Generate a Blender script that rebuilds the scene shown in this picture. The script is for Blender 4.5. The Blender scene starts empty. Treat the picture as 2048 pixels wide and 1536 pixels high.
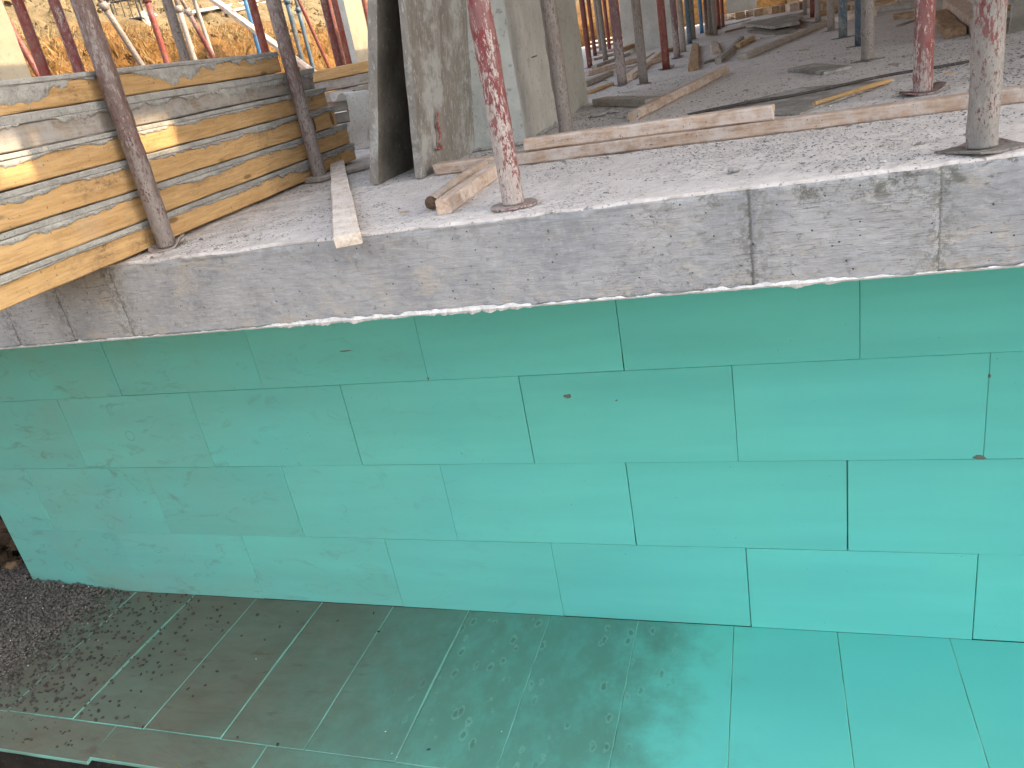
import bpy, bmesh, math, random
from mathutils import Vector, Matrix, noise
random.seed(7)
sc = bpy.context.scene
COL = sc.collection
R = math.radians

# ------------------------------------------------------------------ camera
F_PX = 1527.6469
CAM = Vector((2.5744, -3.9745, 3.4852))
RX = Vector((0.9440, 0.2810, -0.1732)).normalized()
RZ = Vector((-0.3270, 0.8660, -0.3780)).normalized()
RX = (RX - RZ * RX.dot(RZ)).normalized()
RY = RZ.cross(RX)
cd = bpy.data.cameras.new('camera'); cam = bpy.data.objects.new('camera', cd); COL.objects.link(cam)
cd.sensor_width = 36; cd.lens = F_PX / 2048 * 36; cd.clip_start = .05; cd.clip_end = 400
mw = Matrix((RX, -RY, -RZ)).transposed().to_4x4(); mw.translation = CAM
cam.matrix_world = mw
sc.camera = cam

# ------------------------------------------------------------------ light
SUN_DIR = Vector((0.994, 0.11, 0)).normalized()
SUN_EL = R(30)
SUN_V = Vector((SUN_DIR.x * math.cos(SUN_EL), SUN_DIR.y * math.cos(SUN_EL), math.sin(SUN_EL)))
world = bpy.data.worlds.new('World'); sc.world = world; world.use_nodes = True
wn = world.node_tree.nodes; wl = world.node_tree.links
sky = wn.new('ShaderNodeTexSky'); sky.sky_type = 'NISHITA'; sky.sun_disc = False
sky.sun_elevation = SUN_EL; sky.sun_rotation = math.atan2(SUN_DIR.x, SUN_DIR.y)
sky.dust_density = 4.0; sky.air_density = 1.0; sky.ozone_density = 0.6
bg = wn['Background']; bg.inputs[1].default_value = 0.15
hs = wn.new('ShaderNodeHueSaturation'); hs.inputs['Saturation'].default_value = .45
wl.new(sky.outputs[0], hs.inputs['Color']); wl.new(hs.outputs[0], bg.inputs[0])
sd = bpy.data.lights.new('sun', 'SUN'); sd.energy = 2.1; sd.angle = R(.6); sd.color = (1, .77, .50)
so = bpy.data.objects.new('sun', sd); COL.objects.link(so)
so.rotation_euler = SUN_V.to_track_quat('Z', 'Y').to_euler()
so.location = (5, 0, 20)
sc.view_settings.view_transform = 'Standard'; sc.view_settings.look = 'None'
sc.view_settings.exposure = 2.2; sc.view_settings.gamma = 1
sc.view_settings.use_curve_mapping = False

# ------------------------------------------------------------------ geometry of the place
YE = -1.9          # front edge of the slab
ZB = 2.83          # underside of the slab
def ZT(y): return 3.10 + .025 * (min(y, 20) + 1.9)
def ray(u, v): return RZ + RX * ((u - 1024) / F_PX) + RY * ((v - 768) / F_PX)
def S(u, v, h=0.0):            # a point of the slab top (or h above it)
    r = ray(u, v); t = (3.10 + .025 * (CAM.y + 1.9) + h - CAM.z) / (r.z - .025 * r.y)
    return CAM + r * t
def PY(u, v, y): r = ray(u, v); return CAM + r * ((y - CAM.y) / r.y)
def PX(u, v, x): r = ray(u, v); return CAM + r * ((x - CAM.x) / r.x)
def PZ(u, v, z): r = ray(u, v); return CAM + r * ((z - CAM.z) / r.z)
def PD(u, v, d): return CAM + ray(u, v) * d
def nz(x, y=0., z=0.): return noise.noise(Vector((x, y, z)))
def fbm(x, y=0., z=0., o=4): return noise.fractal(Vector((x, y, z)), .9, 2.1, o)
def sstep(a, b, x):
    t = max(0, min(1, (x - a) / (b - a))); return t * t * (3 - 2 * t)

# ------------------------------------------------------------------ materials
class NT:
    def __init__(s, name, rough=.8, spec=.3):
        s.m = bpy.data.materials.new(name); s.m.use_nodes = True; s.t = s.m.node_tree
        s.b = s.t.nodes['Principled BSDF']; s.b.inputs['Roughness'].default_value = rough
        s.b.inputs['Specular IOR Level'].default_value = spec
        s.tc = s.n('ShaderNodeTexCoord'); s.geo = s.n('ShaderNodeNewGeometry'); s.oi = s.n('ShaderNodeObjectInfo')
        s.obj = s.tc.outputs['Object']; s.pos = s.geo.outputs['Position']; s.rnd = s.oi.outputs['Random']
    def n(s, t): return s.t.nodes.new(t)
    def l(s, a, b):
        if hasattr(a, 'links'): s.t.links.new(a, b)
        else: b.default_value = a
    def math(s, op, a, b=0., c=None, clamp=False):
        n = s.n('ShaderNodeMath'); n.operation = op; n.use_clamp = clamp
        s.l(a, n.inputs[0]); s.l(b, n.inputs[1])
        if c is not None: s.l(c, n.inputs[2])
        return n.outputs[0]
    def vscale(s, v, sc_, rndshift=True):
        n = s.n('ShaderNodeVectorMath'); n.operation = 'MULTIPLY'; s.l(v, n.inputs[0]); n.inputs[1].default_value = sc_
        if rndshift:
            k = s.n('ShaderNodeVectorMath'); k.operation = 'ADD'; s.t.links.new(n.outputs[0], k.inputs[0])
            c = s.n('ShaderNodeCombineXYZ'); m = s.math('MULTIPLY', s.rnd, 37.)
            for i in range(3): s.t.links.new(m, c.inputs[i])
            s.t.links.new(c.outputs[0], k.inputs[1]); return k.outputs[0]
        return n.outputs[0]
    def noise(s, v, scale, det=4., rough=.6, dist=0.):
        n = s.n('ShaderNodeTexNoise'); s.l(v, n.inputs['Vector']); n.inputs['Scale'].default_value = scale
        n.inputs['Detail'].default_value = det; n.inputs['Roughness'].default_value = rough
        n.inputs['Distortion'].default_value = dist; return n.outputs[0]
    def voro(s, v, scale, feat='F1'):
        n = s.n('ShaderNodeTexVoronoi'); n.feature = feat; s.l(v, n.inputs['Vector']); n.inputs['Scale'].default_value = scale
        return n
    def ramp(s, f, lo, hi, a=0., b=1.):
        n = s.n('ShaderNodeMapRange'); s.l(f, n.inputs[0]); n.interpolation_type = 'SMOOTHSTEP'
        n.inputs[1].default_value = lo; n.inputs[2].default_value = hi; n.inputs[3].default_value = a; n.inputs[4].default_value = b
        return n.outputs[0]
    def mix(s, f, a, b, mode='MIX'):
        n = s.n('ShaderNodeMix'); n.data_type = 'RGBA'; n.blend_type = mode; n.clamp_factor = True
        s.l(f, n.inputs[0])
        for x, i in ((a, 6), (b, 7)):
            if hasattr(x, 'links'): s.t.links.new(x, n.inputs[i])
            else: n.inputs[i].default_value = (*x, 1)
        return n.outputs[2]
    def xyz(s, v):
        n = s.n('ShaderNodeSeparateXYZ'); s.l(v, n.inputs[0]); return n.outputs
    def val(s, col, f):        # multiply a colour by a scalar
        c = s.n('ShaderNodeCombineXYZ')
        for i in range(3): s.l(f, c.inputs[i])
        return s.mix(1., col, c.outputs[0], 'MULTIPLY')
    def out(s, col, bump=None, dist=.003, strength=1., rough=None):
        if hasattr(col, 'links'): s.t.links.new(col, s.b.inputs['Base Color'])
        else: s.b.inputs['Base Color'].default_value = (*col, 1)
        if rough is not None: s.l(rough, s.b.inputs['Roughness'])
        if bump is not None:
            n = s.n('ShaderNodeBump'); n.inputs['Distance'].default_value = dist; n.inputs['Strength'].default_value = strength
            s.t.links.new(bump, n.inputs['Height']); s.t.links.new(n.outputs[0], s.b.inputs['Normal'])
        return s.m

def m_wood(name, base, dark, cement=.3, cem_col=(.42, .38, .34), grain=1.0, stain=0.):
    t = NT(name, .85, .2)
    v = t.vscale(t.obj, (1.2, 14., 14.)); g = t.noise(v, 2.2, 6, .62, .6)
    v2 = t.vscale(t.obj, (5., 60., 60.)); g2 = t.noise(v2, 2., 3, .6)
    c = t.mix(t.ramp(g, .35, .7), base, dark)
    c = t.mix(t.math('MULTIPLY', t.ramp(g2, .45, .62), .35 * grain), c, tuple(x * .45 for x in dark))
    v3 = t.vscale(t.obj, (3., 3., 3.)); k = t.noise(v3, 4.5, 8, .75)
    c = t.mix(t.ramp(k, .55 - cement * .35, .78 - cement * .3), c, cem_col)
    kn = t.voro(t.vscale(t.obj, (2.2, 7., 7.)), 1.3); c = t.mix(t.ramp(kn.outputs['Distance'], .05, .12, .75, 0), c, tuple(x * .3 for x in dark))
    if stain:
        s1 = t.noise(t.vscale(t.obj, (1.3, 2.5, 2.5)), 1.6, 4, .6); s2 = t.noise(t.vscale(t.obj, (16, 40, 26)), 2.2, 6, .8)
        c = t.mix(t.math('MULTIPLY', t.ramp(s1, .53, .70), t.ramp(s2, .40, .66, .1, stain)), c, (.075, .05, .03))
        c = t.mix(t.math('MULTIPLY', t.ramp(s1, .42, .30), .35), c, (.44, .33, .22))
    sp = t.noise(t.vscale(t.obj, (30, 30, 30)), 3., 2, .6); c = t.mix(t.ramp(sp, .66, .72, 0, .7), c, (.06, .05, .045))
    c = t.val(c, t.math('MULTIPLY_ADD', t.rnd, .3, .85))
    h = t.math('ADD', t.math('MULTIPLY', g2, .5), t.math('ADD', t.math('MULTIPLY', k, .8), t.math('MULTIPLY', g, .6)))
    return t.out(c, h, .004, .8)
M = {}
M['wood_pale'] = m_wood('weathered_pale_timber', (.50, .37, .27), (.36, .25, .18), .45, (.52, .45, .40))
M['wood_grey'] = m_wood('grey_timber', (.34, .28, .22), (.20, .16, .125), .55, (.33, .31, .285))
M['wood_tan'] = m_wood('tan_timber', (.42, .28, .16), (.27, .165, .085), .2, (.42, .37, .32))
M['wood_yellow'] = m_wood('yellow_timber', (.50, .32, .15), (.40, .24, .10), -.02, (.42, .35, .25), .8, .95)
M['wood_dusty'] = m_wood('dusty_white_timber', (.56, .48, .40), (.42, .34, .27), .5, (.60, .55, .50))
M['end_grain'] = m_wood('brown_end_grain', (.17, .11, .07), (.09, .06, .04), 0., (.2, .16, .12))
def m_ply():
    t = NT('cement_stained_plywood', .8, .25)
    v = t.vscale(t.obj, (9, 9, 1.1)); g = t.noise(v, 2.5, 6, .65)
    k = t.noise(t.vscale(t.obj, (1, 1, 1)), 5, 8, .72); s_ = t.noise(t.vscale(t.obj, (30, 30, 7)), 3, 4, .7)
    c = t.mix(t.ramp(g, .3, .7), (.25, .23, .20), (.175, .16, .14))
    c = t.mix(t.ramp(k, .48, .62), c, (.37, .365, .345))
    c = t.mix(t.ramp(s_, .56, .66, 0, .8), c, (.45, .43, .39))
    c = t.mix(t.ramp(s_, .36, .28, 0, .7), c, (.09, .08, .065))
    return t.out(c, t.math('ADD', k, t.math('MULTIPLY', s_, .6)), .006, .8)
M['ply'] = m_ply()
def m_plydark():
    t = NT('dark_film_plywood', .7, .3)
    k = t.noise(t.vscale(t.obj, (1, 1, 1)), 4, 7, .7); s_ = t.noise(t.vscale(t.obj, (14, 14, 14)), 3, 4, .7)
    g = t.noise(t.vscale(t.obj, (1, 12, 12)), 3, 4, .6)
    c = t.mix(t.ramp(k, .35, .7), (.10, .088, .07), (.20, .18, .15))
    c = t.mix(t.ramp(s_, .6, .7, 0, .6), c, (.36, .34, .30))
    c = t.mix(t.ramp(g, .55, .7, 0, .5), c, (.06, .055, .045))
    return t.out(c, t.math('ADD', k, s_), .003, .6)
M['plydark'] = m_plydark()
def m_redmark():
    t = NT('red_marking_paint', .6, .3)
    k = t.noise(t.vscale(t.obj, (1, 1, 1)), 60, 4, .7)
    return t.out(t.mix(t.ramp(k, .45, .6), (.33, .05, .04), (.24, .2, .17)))
M['red_mark'] = m_redmark()
def m_steel(name, paint, rust, cement, amt, pamt=.55):
    t = NT(name, .62, .35)
    o = t.xyz(t.obj)
    a = t.noise(t.vscale(t.obj, (1, 1, .35)), 58, 6, .75); b = t.noise(t.vscale(t.obj, (1, 1, .35)), 120, 4, .75)
    d = t.noise(t.vscale(t.obj, (1, 1, .35)), 7, 5, .6)
    low = t.math('MULTIPLY', t.ramp(o[2], .45, .0), .03 + .14 * min(amt, .4))
    c = t.mix(t.ramp(d, pamt - .08, pamt + .1), paint, rust)
    am = t.math('ADD', t.math('ADD', t.math('MULTIPLY', a, .5), t.math('MULTIPLY', b, .5)), t.math('ADD', t.math('MULTIPLY', t.math('SUBTRACT', d, .5), .55), low))
    th = .63 - amt * .28
    c = t.mix(t.ramp(am, th - .025, th + .035), c, cement)
    c = t.mix(t.ramp(b, .60, .66, 0, .85), c, tuple(min(1, x * 1.35) for x in cement))
    c = t.mix(t.ramp(b, .40, .34, 0, .8), c, tuple(x * .35 for x in rust))
    e_ = t.noise(t.vscale(t.obj, (1, 1, .5)), 150, 3, .7); e2 = t.noise(t.vscale(t.obj, (1, 1, .6)), 28, 3, .6)
    c = t.mix(t.math('MULTIPLY', t.ramp(e_, .54, .62), t.ramp(e2, .40, .60, .15, .95)), c, tuple(x * .6 for x in rust))
    c = t.mix(t.ramp(e2, .35, .65, .35, 0), c, tuple(x * .55 for x in cement))
    c = t.val(c, t.math('MULTIPLY_ADD', t.rnd, .35, .82))
    return t.out(c, t.math('ADD', a, t.math('MULTIPLY', b, .5)), .004, .7, t.ramp(am, .5, .65, .45, .9))
M['p_red'] = m_steel('red_painted_steel_with_cement', (.18, .032, .03), (.12, .045, .036), (.36, .30, .265), .26)
M['p_redwhite'] = m_steel('red_painted_steel_thick_white_splashes', (.19, .032, .035), (.15, .04, .038), (.42, .365, .335), .33)
M['p_rust'] = m_steel('rusty_steel_with_cement', (.13, .065, .055), (.085, .05, .042), (.255, .215, .19), .46, .5)
M['p_mauve'] = m_steel('cement_crusted_rusty_steel', (.17, .10, .085), (.12, .075, .06), (.29, .245, .22), .56, .5)
M['p_mixed'] = m_steel('red_and_grey_crusted_steel', (.16, .04, .04), (.13, .055, .04), (.24, .225, .205), .52, .5)
M['p_grey'] = m_steel('cement_coated_steel', (.20, .15, .12), (.12, .08, .06), (.27, .23, .20), .66, .5)
M['p_purple'] = m_steel('dull_maroon_steel', (.15, .055, .06), (.11, .07, .065), (.32, .27, .25), .32, .5)
M['p_blue'] = m_steel('blue_painted_steel', (.025, .16, .34), (.02, .12, .25), (.30, .33, .34), .08)
M['p_darkblue'] = m_steel('dull_dark_blue_steel', (.035, .08, .12), (.06, .06, .06), (.20, .21, .2), .25)
M['p_clean'] = m_steel('plain_dark_red_steel', (.19, .026, .018), (.14, .028, .018), (.35, .27, .22), .04)
M['rebar'] = m_steel('dark_rusty_bar', (.035, .03, .028), (.06, .04, .03), (.2, .17, .15), .05)

def m_xps(name, kind):
    t = NT(name, .62, .25)
    p = t.xyz(t.pos)
    clean = (.165, .665, .58)
    big = t.noise(t.vscale(t.pos, (1, 1, 1), False), 1.1, 3, .5); fine = t.noise(t.vscale(t.pos, (1, 1, 1), False), 260, 2, .5)
    pn = t.noise(t.vscale(t.obj, (.7, 1, 1.1)), 2.0, 6, .62, .5)
    if kind in ('edge', 'edge_dusty'):
        c = t.mix(t.ramp(pn, .3, .7), (.27, .72, .62), (.20, .66, .55))
        if kind == 'edge_dusty': c = t.mix(t.math('MULTIPLY', t.ramp(p[0], 2.2, .6, .1, .78), t.ramp(pn, .3, .6, .45, 1)), c, (.17, .26, .215))
        return t.out(c)
    c = t.mix(t.ramp(big, .3, .7), clean, (.155, .64, .59))
    c = t.val(c, t.math('MULTIPLY_ADD', t.rnd, .07, .96))
    band = t.noise(t.vscale(t.obj, (.35, 1, 3.5)), 1.3, 3, .5); c = t.val(c, t.ramp(band, .25, .75, .93, 1.05))  # soft tone bands painted in for the shading of bowed boards
    if kind == 'wall':
        # dust and hand/boot scuffs, heavier to the left and low down
        left = t.ramp(p[0], 2.3, -3.6, 0, 1); low = t.ramp(p[2], .35, .0, 0, .5)
        sm = t.noise(t.vscale(t.obj, (1, 1, 2.2)), 3.4, 8, .7, 1.2)
        f = t.math('MULTIPLY', t.math('ADD', left, t.math('MULTIPLY', low, left)), t.ramp(pn, .2, .85, .25, .75))
        c = t.mix(t.math('MULTIPLY', f, .74), c, (.26, .37, .30))
        arc = t.voro(t.vscale(t.obj, (1, 1, 1.0)), 3.1).outputs['Distance']
        dd = t.noise(t.vscale(t.obj, (1, 1, 1)), 6, 5, .6)
        ring = t.math('MULTIPLY', t.ramp(t.math('ABSOLUTE', t.math('SUBTRACT', arc, .13)), .0, .022, 1, 0), t.ramp(dd, .46, .60))
        c = t.mix(t.math('MULTIPLY', t.math('MULTIPLY', ring, left), .5), c, (.12, .24, .20))
        c = t.mix(t.math('MULTIPLY', t.math('MULTIPLY', t.ramp(sm, .53, .70), left), .6), c, (.15, .25, .205))
        # light brush marks low on the boards
        c = t.mix(t.math('MULTIPLY', t.ramp(t.noise(t.vscale(t.obj, (6, 6, 2)), 4, 6, .7), .6, .7), t.math('MULTIPLY', low, .5)), c, (.3, .55, .48))
        spk = t.noise(t.vscale(t.obj, (1, 1, 1)), 75, 1, .5)
        c = t.mix(t.ramp(spk, .80, .82, 0, .8), c, (.03, .12, .1))
    else:
        wob = t.math('ADD', p[0], t.math('MULTIPLY', t.math('SUBTRACT', t.noise(t.vscale(t.pos, (1, 1, 1), False), 2.6, 6, .65), .5), 1.5))
        wob = t.math('ADD', wob, t.math('MULTIPLY', p[1], -.12))
        mott = t.noise(t.vscale(t.pos, (1, .6, 1), False), 6, 7, .72); f1 = t.math('MULTIPLY', t.ramp(wob, 2.4, 1.5, 0, .85), t.ramp(mott, .32, .6, .8, 1)); f2 = t.ramp(wob, 1.3, -1.0, 0, 1)
        c = t.mix(f1, c, (.11, .235, .18))
        streak = t.noise(t.vscale(t.pos, (.9, 2.4, 1), False), 2.8, 8, .7, .8)
        dust = t.mix(t.ramp(streak, .3, .7), (.135, .12, .092), (.17, .168, .13))
        c = t.mix(t.math('MULTIPLY', f2, t.ramp(pn, .25, .75, .80, .97)), c, dust)
        red = t.noise(t.vscale(t.pos, (1, 3, 1), False), 3.3, 5, .6)
        c = t.mix(t.math('MULTIPLY', t.math('MULTIPLY', t.ramp(red, .58, .72), f2), .5), c, (.10, .06, .048))
        # dried drip and footprint marks: pits with a light rim
        vo = t.voro(t.vscale(t.pos, (1, .5, 1), False), 13); ds = vo.outputs['Distance']
        sel = t.ramp(t.math('ADD', t.xyz(vo.outputs['Color'])[0], t.math('MULTIPLY', t.math('SUBTRACT', t.noise(t.vscale(t.pos, (1, 1, 1), False), 3.1, 3, .5), .5), 1.6)), .46, .56)
        zone = t.math('MULTIPLY', t.ramp(wob, 2.2, 1.75), t.ramp(wob, -.1, .9))
        pin = t.math('ADD', ds, t.math('MULTIPLY', t.math('SUBTRACT', t.noise(t.vscale(t.pos, (1, 1, 1), False), 30, 4, .65), .5), .5))
        rim = t.ramp(t.math('ABSOLUTE', t.math('SUBTRACT', pin, .25)), 0, .08, 1, 0)
        k = t.math('MULTIPLY', t.math('MULTIPLY', rim, sel), zone)
        c = t.mix(t.math('MULTIPLY', k, .36), c, (.28, .52, .43))
        k2 = t.math('MULTIPLY', t.math('MULTIPLY', t.ramp(pin, .18, .14), sel), zone)
        c = t.mix(t.math('MULTIPLY', k2, .45), c, (.07, .15, .12))
        spk = t.noise(t.vscale(t.pos, (1, 1, 1), False), 70, 2, .6)
        c = t.mix(t.math('MULTIPLY', t.ramp(spk, .68, .74), t.math('MULTIPLY', f2, .5)), c, (.05, .04, .035))
    return t.out(c, fine, .0006, .5)
M['xps_wall'] = m_xps('green_foam_board_wall', 'wall')
M['xps_foot'] = m_xps('green_foam_board_dusty', 'foot')
M['xps_edge'] = m_xps('green_foam_clean_cut_edge', 'edge')
M['xps_edge_dusty'] = m_xps('green_foam_dusty_cut_edge', 'edge_dusty')

def m_face():
    t = NT('formed_concrete_face', .85, .25)
    p = t.xyz(t.pos)
    P = t.vscale(t.pos, (1, 1, 1), False)
    n1 = t.noise(P, 3.2, 8, .68); n2 = t.noise(t.vscale(t.pos, (2.2, 2.2, 30), False), 5.5, 7, .74, 1.6)
    n3 = t.noise(P, 40, 6, .75); n4 = t.noise(t.vscale(t.pos, (1, 1, 1.9), False), 6.5, 7, .7, .5)
    c = t.mix(t.ramp(n1, .3, .7), (.29, .305, .325), (.43, .435, .44))
    c = t.mix(t.ramp(n3, .5, .72, 0, .55), c, (.52, .51, .505))
    c = t.mix(t.ramp(n3, .43, .33, 0, .65), c, (.17, .17, .175))
    c = t.mix(t.ramp(n4, .57, .66, 0, .45), c, (.50, .44, .36))
    wood = t.math('ADD', t.ramp(p[0], 2.2, 2.55), t.ramp(p[0], .42, .36)); top = t.ramp(p[2], 2.98, 3.09)
    side = t.ramp(p[2], 2.88, 2.84)
    c = t.mix(t.math('MULTIPLY', t.ramp(n2, .55, .62), t.math('ADD', .08, t.math('MULTIPLY', wood, t.ramp(n1, .35, .6, .1, .75)), None, True)), c, (.15, .148, .135))
    nb = t.noise(P, 11, 10, .80)
    c = t.mix(t.math('MULTIPLY', t.ramp(nb, .50, .60), t.math('MULTIPLY', t.math('ADD', t.math('MULTIPLY', wood, .8), .35), top)), c, (.155, .16, .14))
    c = t.mix(t.math('MULTIPLY', t.ramp(nb, .50, .58), t.math('MULTIPLY', side, .8)), c, (.46, .42, .37))
    nc = t.noise(t.vscale(t.pos, (1, 1, 2.2), False), 24, 9, .85, 1.5)
    reg = t.math('MULTIPLY', t.ramp(t.noise(P, 4.5, 4, .6), .50, .62), t.math('ADD', .35, t.math('MULTIPLY', t.ramp(p[0], 1.6, 2.4), .55)))
    c = t.mix(t.math('MULTIPLY', t.ramp(nc, .53, .60), reg), c, (.13, .13, .115))
    c = t.mix(t.math('MULTIPLY', t.ramp(nc, .44, .38), reg), c, (.54, .51, .46))
    # shuttering seams
    for x0, w_ in ((-.16, .012), (.115, .010), (.395, .010), (2.527, .014), (2.968, .010)):
        xx = t.math('ADD', p[0], t.math('MULTIPLY', t.math('SUBTRACT', n3, .5), .03))
        d = t.math('ABSOLUTE', t.math('SUBTRACT', xx, x0))
        c = t.mix(t.math('MULTIPLY', t.ramp(d, w_ * .1, w_ * .42, .75, 0), t.ramp(n3, .34, .5, .5, 1)), c, (.12, .12, .11))
        c = t.mix(t.math('MULTIPLY', t.ramp(d, .0, .10, .7, 0), t.ramp(n3, .46, .58)), c, (.17, .175, .155))
    pits = t.voro(P, 62); c = t.mix(t.math('MULTIPLY', t.ramp(pits.outputs['Distance'], .16, .10), t.ramp(t.xyz(pits.outputs['Color'])[0], .85, .88)), c, (.05, .05, .05))
    h = t.math('ADD', t.math('MULTIPLY', n3, .5), t.math('ADD', t.math('MULTIPLY', n2, .8), t.math('MULTIPLY', n1, .6)))
    h = t.math('SUBTRACT', h, t.math('MULTIPLY', t.ramp(pits.outputs['Distance'], .18, .1), t.ramp(t.xyz(pits.outputs['Color'])[0], .85, .88)))
    return t.out(c, h, .006, .9)
M['face'] = m_face()
def m_top():
    t = NT('dusty_slab_top', .92, .15)
    p = t.xyz(t.pos); P = t.vscale(t.pos, (1, 1, 1), False)
    n1 = t.noise(P, 2.1, 7, .65); n2 = t.noise(P, 9, 8, .74); n3 = t.noise(P, 70, 5, .75); n4 = t.noise(P, 26, 5, .7)
    c = t.mix(t.ramp(n2, .35, .65), (.66, .62, .585), (.54, .50, .47))
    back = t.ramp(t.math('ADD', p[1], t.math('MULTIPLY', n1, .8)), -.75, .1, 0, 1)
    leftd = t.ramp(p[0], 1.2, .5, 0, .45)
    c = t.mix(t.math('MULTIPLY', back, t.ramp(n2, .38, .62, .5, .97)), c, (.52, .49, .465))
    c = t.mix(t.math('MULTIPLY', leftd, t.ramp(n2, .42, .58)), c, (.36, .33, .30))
    c = t.mix(t.ramp(t.math('ADD', n3, t.math('MULTIPLY', n1, .25)), .70, .76, 0, .85), c, (.12, .115, .115))
    c = t.mix(t.math('MULTIPLY', t.ramp(n4, .60, .66), t.ramp(n1, .5, .62)), c, (.17, .17, .175))
    c = t.mix(t.ramp(n3, .38, .33, 0, .8), c, (.62, .58, .55))
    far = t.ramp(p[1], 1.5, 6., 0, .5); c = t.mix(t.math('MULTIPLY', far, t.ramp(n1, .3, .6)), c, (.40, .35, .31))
    h = t.math('ADD', t.math('MULTIPLY', n3, .5), n4)
    return t.out(c, h, .008, 1.)
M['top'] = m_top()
def m_simple(name, a, b, sc_=6, rough=.85, bumpd=.004, c3=None, det=7):
    t = NT(name, rough, .25); n = t.noise(t.vscale(t.obj, (1, 1, 1)), sc_, det, .7); k = t.noise(t.vscale(t.obj, (1, 1, 1)), sc_ * 9, 4, .7)
    c = t.mix(t.ramp(n, .33, .67), a, b)
    if c3: c = t.mix(t.ramp(k, .56, .66, 0, .8), c, c3)
    return t.out(c, t.math('ADD', n, t.math('MULTIPLY', k, .5)), bumpd, .8)
M['crust'] = m_simple('grey_cement_crust', (.27, .265, .245), (.40, .385, .35), 14, .85, .01, (.15, .15, .14))
M['crust_dark'] = m_simple('crumb_grey', (.12, .115, .11), (.24, .23, .22), 9, .9)
M['crumb_light'] = m_simple('crumb_light', (.50, .46, .43), (.68, .64, .60), 9, .9)
M['fin'] = m_simple('white_cement_fin', (.50, .49, .48), (.74, .73, .72), 26, .8, .003, (.32, .31, .30))
M['column'] = m_simple('pale_column_concrete', (.40, .39, .355), (.50, .485, .445), 3.5, .8, .005, (.30, .29, .25))
M['column_sand'] = m_simple('sandy_column_concrete', (.24, .20, .14), (.30, .255, .18), 3.5, .85, .005, (.22, .19, .14))
M['column_cool'] = m_simple('cool_column_concrete', (.36, .37, .345), (.47, .475, .44), 4, .8, .008, (.25, .25, .235))
M['board_green'] = m_ply().copy() if False else m_simple('greenish_form_board', (.335, .33, .29), (.40, .39, .35), 3, .8, .004, (.24, .235, .19))
M['white_sheet'] = m_simple('dusty_white_plastic', (.80, .78, .74), (.68, .65, .60), 8, .55, .002, (.42, .36, .30))
M['dab'] = m_simple('dried_mortar_dab', (.15, .17, .145), (.22, .235, .2), 30, .9)
M['white_bag'] = m_simple('dusty_white_bag', (.36, .33, .29), (.28, .26, .23), 8, .8)
M['gravel'] = m_simple('dark_volcanic_gravel', (.10, .088, .078), (.21, .19, .17), 55, .9)
M['pebble_dark'] = m_simple('dark_pebble', (.05, .04, .036), (.10, .085, .078), 40, .9)
M['bead'] = m_simple('white_foam_bead', (.85, .88, .87), (.8, .84, .83), 5, .5)
M['rock'] = m_simple('brown_rock', (.08, .055, .036), (.15, .10, .065), 5, .9, .02, (.22, .15, .09))
M['rock_light'] = m_simple('tan_rock', (.20, .13, .075), (.30, .20, .12), 6, .9, .015, (.15, .1, .06))
M['membrane'] = m_simple('black_bitumen_membrane', (.012, .012, .012), (.028, .026, .024), 3, .55, .01, (.05, .045, .04))
M['yellowmark'] = m_simple('yellow_mark', (.35, .23, .03), (.22, .15, .03), 5, .7)
M['straw'] = m_simple('dry_root_and_grass', (.22, .14, .06), (.36, .25, .12), 3, .9)
M['leafdark'] = m_simple('dark_dry_brush', (.06, .05, .022), (.13, .10, .045), 3, .9)
M['wire'] = m_simple('black_plastic_crate', (.02, .02, .02), (.04, .035, .03), 5, .6)
M['deck'] = m_simple('deck_plywood', (.36, .26, .16), (.28, .20, .13), 2, .8)
def m_soil():
    t = NT('orange_clay_soil', .95, .1)
    p = t.xyz(t.pos); P = t.vscale(t.pos, (1, 1, 1), False)
    n1 = t.noise(P, .7, 7, .65); n2 = t.noise(P, 3.5, 8, .74); n3 = t.noise(P, 17, 7, .78)
    c = t.mix(t.ramp(n2, .35, .65), (.27, .14, .042), (.18, .095, .035))
    c = t.mix(t.ramp(n3, .50, .60, 0, .85), c, (.085, .048, .022))
    c = t.mix(t.ramp(t.noise(P, 8, 6, .75), .54, .64, 0, .8), c, (.10, .06, .026))
    c = t.mix(t.ramp(n3, .42, .33, 0, .7), c, (.50, .34, .15))
    z = t.math('ADD', p[2], t.math('MULTIPLY', t.math('SUBTRACT', n1, .5), 1.2))
    pale = t.mix(t.ramp(n2, .4, .6), (.235, .175, .095), (.165, .125, .07)); pale = t.mix(t.ramp(n3, .55, .64, 0, .6), pale, (.15, .12, .07))
    c = t.mix(t.ramp(z, 4.75, 5.15), c, pale)
    dk = t.mix(t.ramp(n2, .35, .65), (.07, .048, .032), (.12, .085, .055))
    c = t.mix(t.math('MULTIPLY', t.ramp(z, 2.6, 1.6), t.ramp(p[1], -2.6, -1.9)), c, dk)
    c = t.mix(t.math('MULTIPLY', t.ramp(p[1], -2.3, -3.2), t.ramp(p[0], -6, -4)), c, (.21, .18, .14))
    return t.out(c, t.math('ADD', n2, t.math('MULTIPLY', n3, .6)), .08, 1.)
M['soil'] = m_soil()

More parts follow.
